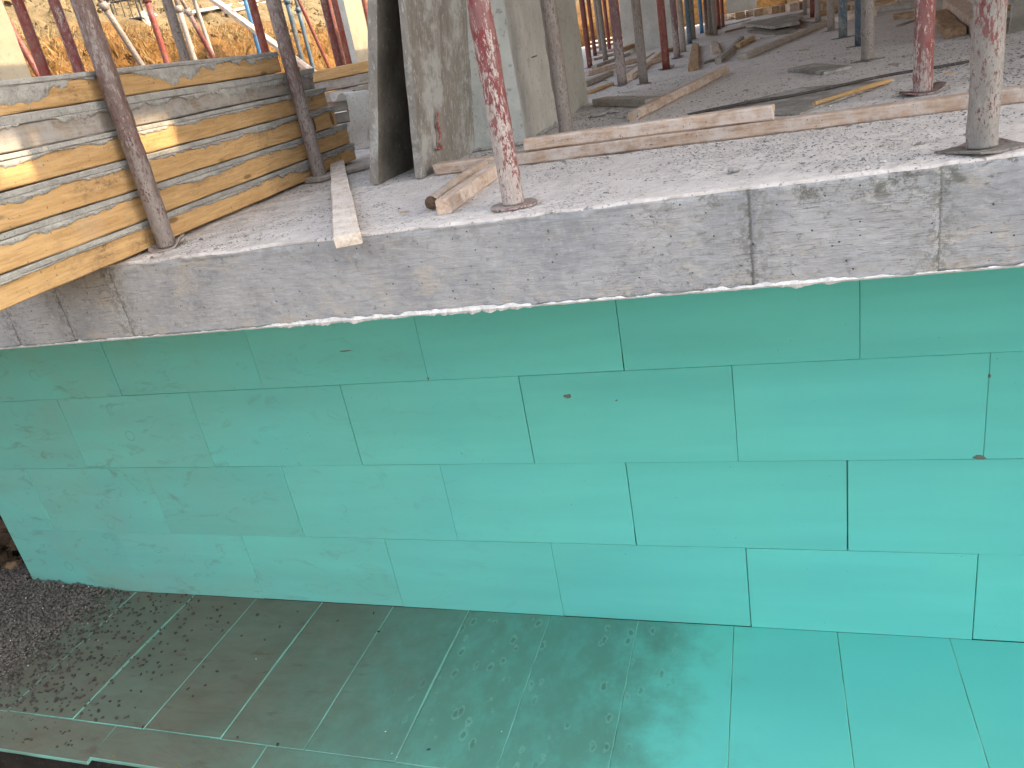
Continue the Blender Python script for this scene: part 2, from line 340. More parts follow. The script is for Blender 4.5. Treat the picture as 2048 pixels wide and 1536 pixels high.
# ------------------------------------------------------------------ object helpers
def props_(o, label=None, cat=None, group=None, kind=None):
    if label: o['label'] = label
    if cat: o['category'] = cat
    if group: o['group'] = group
    if kind: o['kind'] = kind
    elif cat: o['kind'] = 'thing'
    return o
def empty(name, loc, rot=None, label=None, cat=None, group=None):
    o = bpy.data.objects.new(name, None); COL.objects.link(o); o.location = loc; o.empty_display_size = .1
    if rot is not None: o.rotation_euler = rot
    return props_(o, label, cat, group)
def mk(name, verts, faces, mats, parent=None, loc=None, rot=None, mi=None, smooth=False):
    me = bpy.data.meshes.new(name); me.from_pydata([tuple(v) for v in verts], [], faces)
    for m in (mats if isinstance(mats, (list, tuple)) else [mats]): me.materials.append(M[m] if isinstance(m, str) else m)
    if mi: me.polygons.foreach_set('material_index', list(mi))
    if smooth: me.polygons.foreach_set('use_smooth', [True] * len(me.polygons))
    me.update()
    o = bpy.data.objects.new(name, me); COL.objects.link(o)
    if parent: o.parent = parent
    if loc is not None: o.location = loc
    if rot is not None: o.rotation_euler = rot
    return o
class MB:
    def __init__(s): s.v = []; s.f = []; s.mi = []
    def add(s, vs, fs, m=0):
        b = len(s.v); s.v += [tuple(x) for x in vs]; s.f += [tuple(i + b for i in f) for f in fs]; s.mi += [m] * len(fs)
    def box(s, x0, x1, y0, y1, z0, z1, m=0):
        v = [(x0, y0, z0), (x1, y0, z0), (x1, y1, z0), (x0, y1, z0), (x0, y0, z1), (x1, y0, z1), (x1, y1, z1), (x0, y1, z1)]
        s.add(v, [(0, 3, 2, 1), (4, 5, 6, 7), (0, 1, 5, 4), (1, 2, 6, 5), (2, 3, 7, 6), (3, 0, 4, 7)], m)
    def tube(s, a, b, r0, r1=None, n=10, m=0, cap=True):
        a = Vector(a); b = Vector(b); r1 = r0 if r1 is None else r1
        d = (b - a).normalized(); x = d.orthogonal().normalized(); y = d.cross(x)
        v = [];
        for c, r in ((a, r0), (b, r1)):
            for i in range(n):
                t = 2 * math.pi * i / n; v.append(c + x * (r * math.cos(t)) + y * (r * math.sin(t)))
        f = [(i, (i + 1) % n, n + (i + 1) % n, n + i) for i in range(n)]
        if cap: f += [tuple(range(n))[::-1], tuple(range(n, 2 * n))]
        s.add(v, f, m)
    def go(s, name, mats, parent=None, loc=None, rot=None, smooth=False):
        return mk(name, s.v, s.f, mats, parent, loc, rot, s.mi if isinstance(mats, (list, tuple)) else None, smooth)

def box_obj(name, b, mat, parent=None):
    m = MB(); m.box(*b); return m.go(name, mat, parent)
# timber in local coordinates: length along +X, width to +Y, height +Z; chamfered, slightly warped, rough ends
def timber_mesh(L, w, h, seed, warp=.004, ch=.006, round_=False, seg=None):
    n = seg or max(4, min(14, int(L / .12)))
    if round_: prof = [(w / 2 + w / 2 * math.cos(t), h / 2 + h / 2 * math.sin(t)) for t in [2 * math.pi * i / 12 for i in range(12)]]
    else:
        c = min(ch, h * .3, w * .3)
        prof = [(c, 0), (w - c, 0), (w, c), (w, h - c), (w - c, h), (c, h), (0, h - c), (0, c)]
    k = len(prof); v = []; f = []
    for i in range(n + 1):
        x = L * i / n
        dy = warp * nz(x * 1.7 + seed * 3.1, seed) * 2; dz = abs(warp * nz(x * 1.3, seed * 1.7) * 1.2)
        for j, (py, pz) in enumerate(prof):
            e = (.012 * nz(j * .8, seed * 2.3, i) if i in (0, n) else 0)
            q = .0022 * nz(x * 9, j * 1.7, seed)
            v.append((x + e, py + dy + q, max(pz, 0) + dz + q))
    for i in range(n):
        for j in range(k):
            a = i * k + j; b = i * k + (j + 1) % k
            f.append((a, a + k, b + k, b))
    f.append(tuple(range(k))); f.append(tuple(range(n * k, n * k + k))[::-1])
    return v, f
def timber(p0, p1, w, h, mat, label, group='loose timbers lying on the slab', cat='timber', name='loose_timber', lift=0., seed=None, end=None, round_=False, side=None, warp=.004, roll=0., ch=.006):
    """p0 -> p1 is the bottom edge nearest the camera"""
    p0 = Vector(p0); p1 = Vector(p1); d = p1 - p0
    yax = Vector((-d.y, d.x, 0)); mid = (p0 + p1) / 2
    if (mid - CAM).dot(yax) < 0: p0, p1 = p1, p0; d = -d
    L = d.length; seed = seed if seed is not None else random.uniform(0, 90)
    v, f = timber_mesh(L, w, h, seed, warp, ch, round_)
    mi = [0] * (len(f) - 2) + [1, 1]
    x = d.normalized(); y = Vector((0, 0, 1)).cross(x).normalized(); z = x.cross(y)
    o = mk(name, v, f, [mat, end or mat], mi=mi)
    mt = Matrix((x, y, z)).transposed().to_4x4()
    if roll: mt = mt @ Matrix.Rotation(roll, 4, 'X')
    mt.translation = p0 + Vector((0, 0, lift)); o.matrix_world = mt
    return props_(o, label, cat, group)

# ================================================================== SETTING
# ---- ground: trench, cut bank on the left and behind, one sheet
def lines(spec):
    out = []
    for a, b, s in spec:
        n = max(1, int(round((b - a) / s))); out += [a + (b - a) * i / n for i in range(n)]
    out.append(spec[-1][1]); return out
def gh(x, y):
    # distance outside the pit to the left / back / right
    zl = 0
    def cut(d):              # d >= 0 outwards from toe
        if d <= 0: return -.5
        if d < 1.35: return -.5 + 5.2 * (d / 1.35) ** .9
        return 4.7 + (d - 1.35) * .33 + .25 * sstep(1.35, 3.5, d)
    hl = cut(-4.15 - .28 * (1 - sstep(1.2, 3.5, y)) - x + (.08 + .17 * sstep(1.2, 3.5, y)) * nz(y * .6, 3.)); hb = cut((y - 21.0) * .9 + .3 * nz(x * .5, 7.)) - .3 * (y > 21.5)
    hr = cut((x - 17.) * .8)
    h = max(hl, hb, hr)
    if y < -3.2: h = max(min(h, 4.6), -.5 + 2.1 * sstep(-3.2, -7.5, y))
    return min(h, 14)
xs = lines([(-60, -14, 4), (-14, -7, .22), (-7, -4.0, .045), (-4.0, 8, .6), (8, 20, 1), (20, 60, 5)])
ys = lines([(-40, -5, 3), (-5, -1, .25), (-1, 3, .06), (3, 12, .06), (12, 20.6, .15), (20.6, 23, .11), (23, 30, 1.), (30, 70, 5)])
v = []; f = []
for x in xs:
    for y in ys:
        h = gh(x, y); rough = sstep(-.5, .5, h)
        dd = fbm(x * .9, y * .9, 1.) * .28 + fbm(x * 3.3, y * 3.3, 5., 5) * .14
        dx = (fbm(y * 1.3, h * 1.3, 2.) * .26 + fbm(y * 5, h * 5, 8.) * .17 - .22 * sstep(.25, .55, fbm(y * 2.6, h * 3.1, 4.))) * rough * (1 if x < 5 else 0)
        if -.4 < h < 4.6: v.append((x + dx, y, h + dd * .45 * rough))
        else: v.append((x + dx * .6, y, h + dd * (.5 * rough + .06)))
ny = len(ys)
for i in range(len(xs) - 1):
    for j in range(ny - 1):
        a = i * ny + j; f.append((a, a + ny, a + ny + 1, a + 1))
props_(mk('ground', v, f, 'soil', smooth=True), kind='structure')

# ---- concrete slab: one profile swept in x
prof = [('s', 14.5, ZB)]
yy = [20., 6, 2, 0, -1, -1.5, -1.8, -1.88]
pr = [(y, ZB, 1) for y in yy] + [(YE + .006, ZB + .001, 0)]
NF = 46
for i in range(NF + 1): pr.append((YE, ZB + .004 + (3.092 - ZB - .004) * i / NF, 0))
pr.append((YE + .004, 3.098, 1)); pr.append((YE + .010, 3.10, 1))
y = YE + .016; st = .006
while y < 20.: pr.append((y, ZT(y), 1)); y += st; st = min(st * 1.022, .25)
pr.append((20., ZT(20.), 1)); pr.append((20., ZB, 1))
sx = lines([(-3.95, -1, .25), (-1, -.35, .03), (-.35, 3.45, .0075), (3.45, 5, .04), (5, 16, .5)])
SEAMS = [(-.16, .005), (.115, .004), (.395, .004), (2.527, .006), (2.968, .004)]
v = []; f = []; mi = []; npf = len(pr)
for x in sx:
    for k, (y, z, m) in enumerate(pr):
        py, pz = y, z
        if k >= 8 and k <= 9 + NF:            # the face
            t = (z - ZB) / (3.1 - ZB)
            py += .0035 * fbm(x * 6, z * 9, 3.) + .002 * fbm(x * 30, z * 120, 8.)
            for s_, w_ in SEAMS:
                d = abs(x + .008 * nz(z * 24, s_) + .004 * nz(z * 90, s_) - s_)
                py += .005 * max(0, 1 - d / w_) * (.5 + .5 * sstep(-.3, .2, nz(z * 22, s_)))
            if x > 2.53: py -= .004
            if x > 2.97: py += .003
            if t > .945: py -= .007 * sstep(-.05, .25, fbm(x * 3.1, 6.))
            if t > .9: py += .012 * ((t - .9) / .1) ** 2 * (1 + fbm(x * 9, 2.)) ; pz += .005 * fbm(x * 5, 4.) * (t - .9) / .1
            if t < .07: pz += (.009 * fbm(x * 4, 1.) + .007 * fbm(x * 22, 9.)) * (1 - t / .07)
        elif m == 1 and k > 9 + NF and k < npf - 1:
            py += 0 if k > 12 + NF else .003 * nz(x * 40, 3.) + .007 * fbm(x * 7, 2.)
            a = sstep(0, .12, y - YE)
            pz += (.004 * fbm(x * 3, y * 3, 2.) * a + .0022 * fbm(x * 22, y * 22, 5.) + .003 * max(0, nz(x * 60, y * 60, 2.) - .15)) + .005 * fbm(x * 5, 4.) * (1 - a)
        v.append((x, py, pz))
for i in range(len(sx) - 1):
    for k in range(npf - 1):
        a = i * npf + k; f.append((a, a + npf, a + npf + 1, a + 1)); mi.append(0 if 7 <= k <= 8 + NF else 1)
a = (len(sx) - 1) * npf
f.append(tuple(range(npf))); mi.append(0); f.append(tuple(range(a, a + npf))[::-1]); mi.append(0)
slab = mk('concrete_slab', v, f, ['face', 'top'], mi=mi, smooth=True); props_(slab, kind='structure')

# white cement fins hanging along the lower edge
def fin(x0, x1, amp, seed):
    mb = MB(); n = int((x1 - x0) / .004); P = []
    for i in range(n + 1):
        x = x0 + (x1 - x0) * i / n; e = max(0, math.sin(math.pi * i / n)) ** .35
        zn = (.30 + .7 * sstep(.95, 1.1, x)) * sstep(-.25, .35, fbm(x * 2.3, seed, 5.) + .25 * (1.0 < x < 1.9) + .12 * (x > 2.1)) + .06
        d = amp * e * zn * (.55 + 1.0 * fbm(x * 13, seed, 1.) + 1.1 * fbm(x * 45, seed))
        u = (-.002 + .010 * e * zn + .006 * fbm(x * 24, seed, 7.)); d = max(d, .0008)
        P.append([(x, YE - .0045, ZB + .006 + u), (x, YE - .010 - .3 * d, ZB + .004), (x, YE - .007 - .25 * d, ZB - d), (x, YE + .004, ZB - d * .8), (x, YE + .010, ZB + .004)])
    vs = [q for r in P for q in r]; fs = []
    for i in range(n):
        for k in range(4): fs.append((i * 5 + k, i * 5 + k + 5, i * 5 + k + 6, i * 5 + k + 1))
    mb.add(vs, fs); mb.go('cement_fin', 'fin', slab, smooth=False)
fin(-.36, 3.45, .0065, 4.4)

# ---- basement wall with its insulation boards
wall = box_obj('basement_wall', (-3.755, 12, .052, .30, -.02, ZB - .003), 'column')
props_(wall, 'basement wall clad in mint green foam boards under the concrete slab edge', 'wall')
BW = 1.2253
offs = {1: -3.1943, 2: -3.8440, 3: -3.1916 , 4: -2.5535}
rowx = {1: -2.5454 , 2: -3.2057, 3: -2.5533 + 0, 4: -1.9152}
TH = .05
def board(x0, x1, z0, z1, seed, yoff=0, tilt=0, parent=None, chip=0):
    # front face at y = yoff, chamfered rim, subtle bow; local origin at lower left
    rr = random.Random(seed); w = x1 - x0; h = z1 - z0; c = .0022
    nx, nzn = 10, 5; v = []; f = []; mi = []
    bow = rr.uniform(-.0015, .0025)
    for i in range(nx + 1):
        for j in range(nzn + 1):
            a, b = i / nx, j / nzn
            x = c + (w - 2 * c) * a; z = c + (h - 2 * c) * b
            v.append((x, -bow * (math.sin(math.pi * a) + math.sin(math.pi * b)) + .0007 * nz(a * 4, b * 4, seed), z))
    for i in range(nx):
        for j in range(nzn):
            a = i * (nzn + 1) + j; f.append((a, a + nzn + 1, a + nzn + 2, a + 1)); mi.append(0)
    ring = [i * (nzn + 1) for i in range(nx + 1)] + [nx * (nzn + 1) + j for j in range(1, nzn + 1)] + [i * (nzn + 1) + nzn for i in range(nx - 1, -1, -1)] + [j for j in range(nzn - 1, 0, -1)]
    def snapx(q, e): return 0 if q < w * .001 + c * 1.1 else (w if q > w - c * 1.1 else q)
    prev = ring
    for dy in (c, TH):
        nw = []
        for r in ring:
            x, yv, z = v[r]
            xx = 0 if x <= c * 1.01 else (w if x >= w - c * 1.01 else x); zz = 0 if z <= c * 1.01 else (h if z >= h - c * 1.01 else z)
            jx = .0012 * nz(zz * 25, seed, 3.) if xx in (0, w) else 0; jz = .0006 * nz(xx * 14, seed, 9.) if zz in (0, h) else 0
            if xx == w and zz < .1: xx -= chip * (1 - zz / .1) + (.004 if chip and zz == 0 else 0)
            if xx == w and zz == h and chip < 0: xx += chip
            v.append((xx + jx, yv + dy if dy == c else dy, zz + jz)); nw.append(len(v) - 1)
        n = len(ring)
        for k in range(n): f.append((prev[k], nw[k], nw[(k + 1) % n], prev[(k + 1) % n])); mi.append(0 if dy == c else 1)
        prev = nw
    f.append(tuple(prev)); mi.append(1)
    f = [tuple(reversed(q)) if False else q for q in f]
    o = mk('insulation_board', v, f, ['xps_wall', 'xps_edge'], parent, (x0, yoff, z0), (0, tilt, 0), mi)
    return o
XL = -3.758
def gapset(r, i): return {(3, 2): .005, (3, 3): .006, (2, 4): .004, (2, 5): .006, (1, 4): .004, (1, 5): .006, (4, 4): .003}.get((r, i), .0028 if i < 3 else .002)
for r in range(1, 6):
    z0 = (r - 1) * .6 + .0012; z1 = r * .6 - .0012
    if r == 5: z1 = ZB - .004
    if r == 1: j0 = -2.5454
    if r == 2: j0 = -3.2057
    if r == 3: j0 = -2.5533
    if r == 4: j0 = -1.9152 - BW
    if r == 5: j0 = -2.4
    js = [XL + (.006 if r != 1 else 0)] + [j0 + BW * i for i in range(13)]
    for i in range(len(js) - 1):
        a, b = js[i], js[i + 1]
        if b > 12: break
        yo = random.Random(r * 50 + i).uniform(-.0045, .0015)
        g = gapset(r, i - 1)
        tilt = random.Random(r * 7 + i).uniform(-.0016, .0016)
        board(a + g / 2, b - gapset(r, i) / 2, z0, z1, r * 31 + i, yo, tilt if 0 < r < 5 and i > 0 else 0, wall, {(2, 5): .006, (1, 6): .006, (2, 4): .003, (4, 4): .003}.get((r, i - 0), 0))
# small mortar dabs on the boards
def blob(name, c, rx, ry, rz, mat, parent=None, seed=0, n=2, amp=.25, **kw):
    bm = bmesh.new(); bmesh.ops.create_icosphere(bm, subdivisions=n, radius=1)
    for q in bm.verts:
        k = 1 + amp * nz(q.co.x * 1.7 + seed, q.co.y * 1.7, q.co.z * 1.7 + seed * 2)
        q.co = Vector((q.co.x * rx * k, q.co.y * ry * k, q.co.z * rz * k))
    me = bpy.data.meshes.new(name); bm.to_mesh(me); bm.free(); me.materials.append(M[mat])
    if kw.get('smooth'): me.polygons.foreach_set('use_smooth', [True] * len(me.polygons))
    o = bpy.data.objects.new(name, me); COL.objects.link(o); o.location = c
    if parent: o.parent = parent
    return o
for i, (u, vv, a, b) in enumerate([(1136, 792, .026, .012), (1959, 915, .032, .012), (855, 757, .012, .012), (1233, 801, .008, .005), (1979, 752, .006, .012), (690, 702, .04, .004)]):
    p = PY(u, vv, -.002); o = blob('mortar_dab', p, a, .003, b, 'dab', wall, i * 3.3, 2, .9)

# ---- footing boards
foot = box_obj('footing', (-3.9, 12, -1.49, .05, -.47, -.052), 'column')
props_(foot, kind='structure')
def fboard(x0, x1, y0, y1, seed, curl=0., name='insulation_board', drop=0., tiltx=0.):
    """flat board, top at z=0, with an optional raised left edge"""
    w = x1 - x0; L = y1 - y0; nx, nyy = 8, 14; c = .003; v = []; f = []; mi = []
    def zt(a, b):
        return drop * (1 - b) + curl * a ** 6 * (.22 + .78 * max(0, math.sin(math.pi * min(1, b * 1.1))) ** 1.5 * (.4 + .6 * b)) + .0012 * nz(a * 3 + seed, b * 4)
    for i in range(nx + 1):
        for j in range(nyy + 1):
            a, b = i / nx, j / nyy; v.append((c + (w - 2 * c) * a, c + (L - 2 * c) * b, zt(a, b)))
    for i in range(nx):
        for j in range(nyy):
            q = i * (nyy + 1) + j; f.append((q, q + nyy + 1, q + nyy + 2, q + 1)); mi.append(0)
    ring = [i * (nyy + 1) for i in range(nx + 1)] + [nx * (nyy + 1) + j for j in range(1, nyy + 1)] + [i * (nyy + 1) + nyy for i in range(nx - 1, -1, -1)] + [j for j in range(nyy - 1, 0, -1)]
    prev = ring; n = len(ring)
    for dz in (c, TH if name == 'insulation_board' else .024):
        nw = []
        for r in ring:
            x, yv, z = v[r]
            xx = 0 if x <= c * 1.01 else (w if x >= w - c * 1.01 else x); q = 0 if yv <= c * 1.01 else (L if yv >= L - c * 1.01 else yv)
            jx = .0025 * nz(q * 9, seed, 3.) if xx in (0, w) else 0
            jy = .0022 * nz(xx * 11, seed, 5.) if q in (0, L) else 0
            v.append((xx + jx, q + jy, z - dz)); nw.append(len(v) - 1)
        for k in range(n): f.append((prev[k], nw[k], nw[(k + 1) % n], prev[(k + 1) % n])); mi.append(1)
        prev = nw
    f.append(tuple(prev)); mi.append(1)
    return mk(name, v, f, ['xps_foot', 'xps_edge_dusty'], foot, (x0, y0, 0), None, mi)
X0, SP = -3.2112, .6068
curls = {0: .002, 1: .0015, 2: .022, 3: .0015, 4: .014, 5: .005, 6: .024, 7: .002}
for i in range(-1, 24):
    a = X0 + SP * (i - 1) + .0012; b = X0 + SP * i - .0012
    if i == -1: continue
    fboard(a, b, -1.286 + .008 * nz(i * 1.3, 4), -.0005, i * 2.7, curls.get(i - 0, .0015))
sj = [-4.0, -2.8, -1.612, -.432, .765, 1.96, 3.2, 4.4, 5.6, 6.8]
for i in range(len(sj) - 1):
    dr = -.022 if i <= 1 else -.006
    fboard(sj[i] + .002, sj[i + 1] - .002, -1.535 + .012 * nz(i * 2.1, 8) - (.02 if i == 1 else 0), -1.290, 50 + i, .004 if i else 0, 'edge_strip_board', dr)
# black membrane on the trench side of the footing
v = []; f = []; n = 240; zs = [-.022, -.03, -.10, -.2, -.3, -.4, -.5, -.52]
for i in range(n + 1):
    x = -4 + 16 * i / n
    for k, z in enumerate(zs):
        v.append((x, -1.515 - (.0 if k < 2 else .03 + .10 * (k - 2) / 5) - .014 * fbm(x * 2.3, z * 5, 3.) - .005 * nz(x * 14, z * 20), z))
for i in range(n):
    for k in range(len(zs) - 1): q = i * len(zs) + k; f.append((q, q + 1, q + len(zs) + 1, q + len(zs)))
mem = mk('bitumen_membrane', v, f, 'membrane', foot, smooth=True)
for (u, vv) in [(52, 1484), (108, 1493), (226, 1513), (289, 1524), (353, 1533)]:
    p = PY(u, vv, -1.555); blob('yellow_fixing', p, .006, .003, .009, 'yellowmark', foot, u, 1, .5)

# ---- gravel heap and pebbles (nobody could count it)
def pebbles(name, pts, mat, amp=.3, sub=1):
    bm = bmesh.new(); bmesh.ops.create_icosphere(bm, subdivisions=sub, radius=1); bv = [q.co.copy() for q in bm.verts]; bf = [tuple(q.index for q in ff.verts) for ff in bm.faces]; bm.free()
    V = []; Fc = []
    for (x, y, z, s) in pts:
        q = Matrix.Rotation(random.uniform(0, 6.28), 3, Vector((random.random() - .5, random.random() - .5, 1)).normalized())
        sx_, sy_, sz_ = s * random.uniform(.75, 1.35), s * random.uniform(.7, 1.1), s * random.uniform(.45, .8); b = len(V)
        for c in bv:
            k = 1 + random.uniform(-amp, amp); d = q @ Vector((c.x * sx_ * k, c.y * sy_ * k, c.z * sz_ * k)); V.append((x + d.x, y + d.y, z + d.z))
        Fc += [tuple(i + b for i in t) for t in bf]
    return mk(name, V, Fc, mat)
pts = []
def heap(x, y):
    e = sstep(-2.62 + .18 * (y + .2) + .12 * nz(x * 3, y * 3), -3.6, x); return .085 * e
while len(pts) < 9000:
    x = random.uniform(-4.6, -2.5); y = random.uniform(-1.3, .35)
    if x > -3.78 and y > -.008: continue
    e = heap(x, y)
    if random.random() > min(1, .03 + e * 30): continue
    pts.append((x, y, .004 + e * random.uniform(.55, 1.05) - .3 * max(0, y - .03), random.uniform(.009, .0145)))
sc2 = []
for i in range(1000):
    x = -3.1 + random.expovariate(1 / .55); y = -random.random() ** .8 * 1.27 - .012
    if x > 1.5 or (x > -1.5 and random.random() < .6): continue
    sc2.append((x, y, random.uniform(.004, .007), random.uniform(.007, .0135)))
for i in range(34): x = random.uniform(-2.6, -1.75); sc2.append((x, random.uniform(-1.5, -1.31), -.006, random.uniform(.006, .010)))
props_(pebbles('scattered_pebbles', sc2, 'pebble_dark'), 'dark pebbles scattered loosely over the dusty footing boards', 'pebbles', kind='stuff')
g = pebbles('gravel', pts, 'gravel'); props_(g, 'dark volcanic gravel heaped at the left wall corner and scattered over the footing boards', 'gravel', kind='stuff')
pts = []
for i in range(60):
    x = -3.55 + random.expovariate(1 / .35); y = random.uniform(-1.2, -.03); pts.append((x, y, heap(x, y) + .012, random.uniform(.002, .005)))
for (u, vv) in [(512, 1318), (771, 1463), (784, 1507), (794, 1514), (204, 1176), (1003, 1463)]: p = PZ(u, vv, .003); pts.append((p.x, p.y, p.z, .004))
props_(pebbles('foam_beads', pts, 'bead'), 'tiny white foam beads sprinkled on the dark gravel and footing boards', 'foam beads', kind='stuff')
v = []; f = []   # bed under the heap
nx_, ny_ = 40, 40
for i in range(nx_ + 1):
    for j in range(ny_ + 1):
        x = -4.7 + 1.75 * i / nx_; y = -1.30 + 1.8 * j / ny_; v.append((x, y, heap(x, y) * .8 - .016 - .3 * max(0, y - .03)))
for i in range(nx_):
    for j in range(ny_): q = i * (ny_ + 1) + j; f.append((q, q + ny_ + 1, q + ny_ + 2, q + 1))
props_(mk('gravel_bed', v, f, 'gravel', smooth=True), 'bed of packed dark gravel under the loose gravel heap', 'gravel', kind='stuff')

# ---- rocks of the cut bank beside the wall
ROCKS = [((27, 1137), .20, .085, 'rock_light', 'tan rounded rock lying on the gravel beside the left wall edge'),
         ((4, 1120), .30, .11, 'rock', 'dark brown rock behind the tan rock at the left picture edge'),
         ((2, 1078), .34, .10, 'rock', 'dark rock in the cut bank just left of the green wall'),
         ((-30, 1150), .2, .10, 'rock', 'brown rock at the foot of the cut bank left of the tan rock'),
         ((6, 1052), .30, .07, 'rock', 'small dark rock highest in the bank beside the wall end'),
         ((-60, 1090), .35, .16, 'rock', 'large brown boulder in the shaded bank left of the wall')]
for i, ((u, vv), y, s, m, lb) in enumerate(ROCKS):
    p = PY(u, vv, y) + Vector((0, 0, .01)); props_(blob('rock', p, s * 1.15, s * .9, s * .8, m, None, i * 5.1, 3, .55, smooth=True), lb, 'rock', 'rocks in the cut bank beside the wall')
v_ = MB()
for i in range(700):
    y = random.uniform(-.3, 2.2); z = random.uniform(-.1, 1.8); x = -4.36 - z * .26 + random.uniform(-.08, .16); s = random.uniform(.02, .085)
    c = Vector((x, y, z)); pp = [c + Vector((random.gauss(0, 1), random.gauss(0, 1), random.gauss(0, 1))).normalized() * s for _ in range(6)]
    v_.add(pp, [(0, 1, 2), (0, 2, 3), (0, 3, 4), (0, 4, 1), (5, 2, 1), (5, 3, 2), (5, 4, 3), (5, 1, 4)])
props_(v_.go('bank_rubble', 'rock'), 'dark rubble and clods on the shaded bank beside the green wall', 'rubble', kind='stuff')

# ---- crumbs on the slab
def chips(name, pts, mat, label):
    mb = MB()
    for (x, y, s) in pts:
        z = ZT(y) + .0015; a = random.uniform(0, 6.28); ca, sa = math.cos(a), math.sin(a); l, w, h = s * random.uniform(.8, 1.7), s * random.uniform(.5, .9), s * random.uniform(.25, .7)
        pp = []
        for (px, py, pz) in ((-1, -1, 0), (1, -.8, 0), (.9, 1, 0), (-.8, .9, 0), (-.5, -.5, 1), (.6, -.4, .8), (.4, .6, 1), (-.5, .4, .7)):
            px *= l * random.uniform(.7, 1.1); py *= w * random.uniform(.7, 1.1); pp.append((x + ca * px - sa * py, y + sa * px + ca * py, z + pz * h))
        mb.add(pp, [(4, 5, 6, 7), (0, 1, 5, 4), (1, 2, 6, 5), (2, 3, 7, 6), (3, 0, 4, 7)])
    props_(mb.go(name, mat), label, 'concrete crumbs', kind='stuff')
dk = []; lt = []
while len(dk) < 15000:
    y = -1.88 + random.expovariate(1 / 1.7); x = random.uniform(.5, 4.2)
    if y > 7: continue
    dens = sstep(.0, .35, fbm(x * 1.6, y * 1.3, 11.) + .35 * nz(x * 5, y * 7, 3.))
    if y > -1.0: dens = max(dens, .35)
    if random.random() > dens * .97 + .05: continue
    if x < 1.2 and random.random() < .5: continue
    s = random.uniform(.0010, .0036) * (1.5 if y > -.9 else 1)
    if random.random() < .012: s *= 2.6
    (dk if random.random() < .86 else lt).append((x, y, s))
chips('concrete_crumbs', dk, 'crust_dark', 'dark grey concrete crumbs strewn over the slab top')
for i in range(2500): lt.append((random.uniform(.5, 4), -1.88 + random.expovariate(1 / 1.2), random.uniform(.0012, .0035)))
chips('pale_crumbs', lt, 'crumb_light', 'pale mortar crumbs strewn over the slab top')
# flat grey mortar flakes
for i, (u, vv, s, lb) in enumerate([(1200, 232, .05, 'flat grey mortar flake beside the foot of the pale column'), (1225, 226, .035, 'small grey mortar flake next to the diagonal timber end'), (1240, 238, .03, 'dark mortar flake touching the rounded timber end'), (1466, 345, .014, 'small dark concrete lump near the slab edge right of centre')]):
    p = S(u, vv); props_(blob('mortar_flake', p + Vector((0, 0, .006)), s, s * .8, .010, 'crust', None, i * 2.9, 2, .8), lb, 'mortar flake', 'mortar flakes on the slab')

# ================================================================== PROPS
TUBE_R = .033
def tube_mesh(r, z0, z1, seed, nseg, lump, n=20, zs=14):
    v = []; f = []
    for i in range(zs + 1):
        z = z0 + (z1 - z0) * (i / zs) ** 1.25
        for j in range(n):
            t = 2 * math.pi * j / n
            k = r * (1 + lump * max(-.2, fbm(math.cos(t) * 1.5 + seed, math.sin(t) * 1.5, z * 14)))
            v.append((k * math.cos(t), k * math.sin(t), z))
    for i in range(zs):
        for j in range(n):
            f.append((i * n + j, i * n + (j + 1) % n, (i + 1) * n + (j + 1) % n, (i + 1) * n + j))
    f.append(tuple(range(n))[::-1]); f.append(tuple(range(zs * n, zs * n + n)))
    return v, f
def plate_mesh(s, th, style, seed):
    n = 8; v = []; f = []
    for lay in (1, 0):
        for i in range(n + 1):
            for j in range(n + 1):
                a, b = -1 + 2 * i / n, -1 + 2 * j / n; z = 0
                if style == 'bent': z = .020 * max(0, a * .75 + b * .5 - .45) + .010 * max(0, -a - b * .3 - .6)
                if style == 'curl': z = .055 * max(0, a - .35) ** 1.3 + .02 * max(0, -a + b * .5 - .7)
                if style == 'dish': z = .016 * (a * a) * (1.4 if a > 0 else .6)
                x, y = a * s, b * s
                if style in ('round', 'dish', 'curl'):
                    m = max(abs(a), abs(b)); rr = math.hypot(a, b)
                    if rr > 0: kk = m / rr; kk = .25 + .75 * kk; x *= kk * 1.08; y *= kk * 1.08
                v.append((x, y, z + (th if lay else 0)))
    N = (n + 1) ** 2
    for i in range(n):
        for j in range(n):
            q = i * (n + 1) + j; f.append((q, q + n + 1, q + n + 2, q + 1)); f.append((q + N, q + N + 1, q + N + n + 2, q + N + n + 1))
    ring = [i * (n + 1) for i in range(n + 1)] + [n * (n + 1) + j for j in range(1, n + 1)] + [i * (n + 1) + n for i in range(n - 1, -1, -1)] + [j for j in range(n - 1, 0, -1)]
    for k in range(len(ring)): a, b = ring[k], ring[(k + 1) % len(ring)]; f.append((a, a + N, b + N, b))
    return v, f
cache = {}
def mesh_cached(key, maker, mat):
    if key not in cache:
        v, f = maker(); me = bpy.data.meshes.new(key[0]); me.from_pydata(v, [], f); me.materials.append(M[mat])
        me.polygons.foreach_set('use_smooth', [len(q.vertices) == 4 and key[0] != 'base_plate' for q in me.polygons]); me.update(); cache[key] = me
    return cache[key]
GROUP = 'steel props standing on the slab'
ZDECK = 5.86
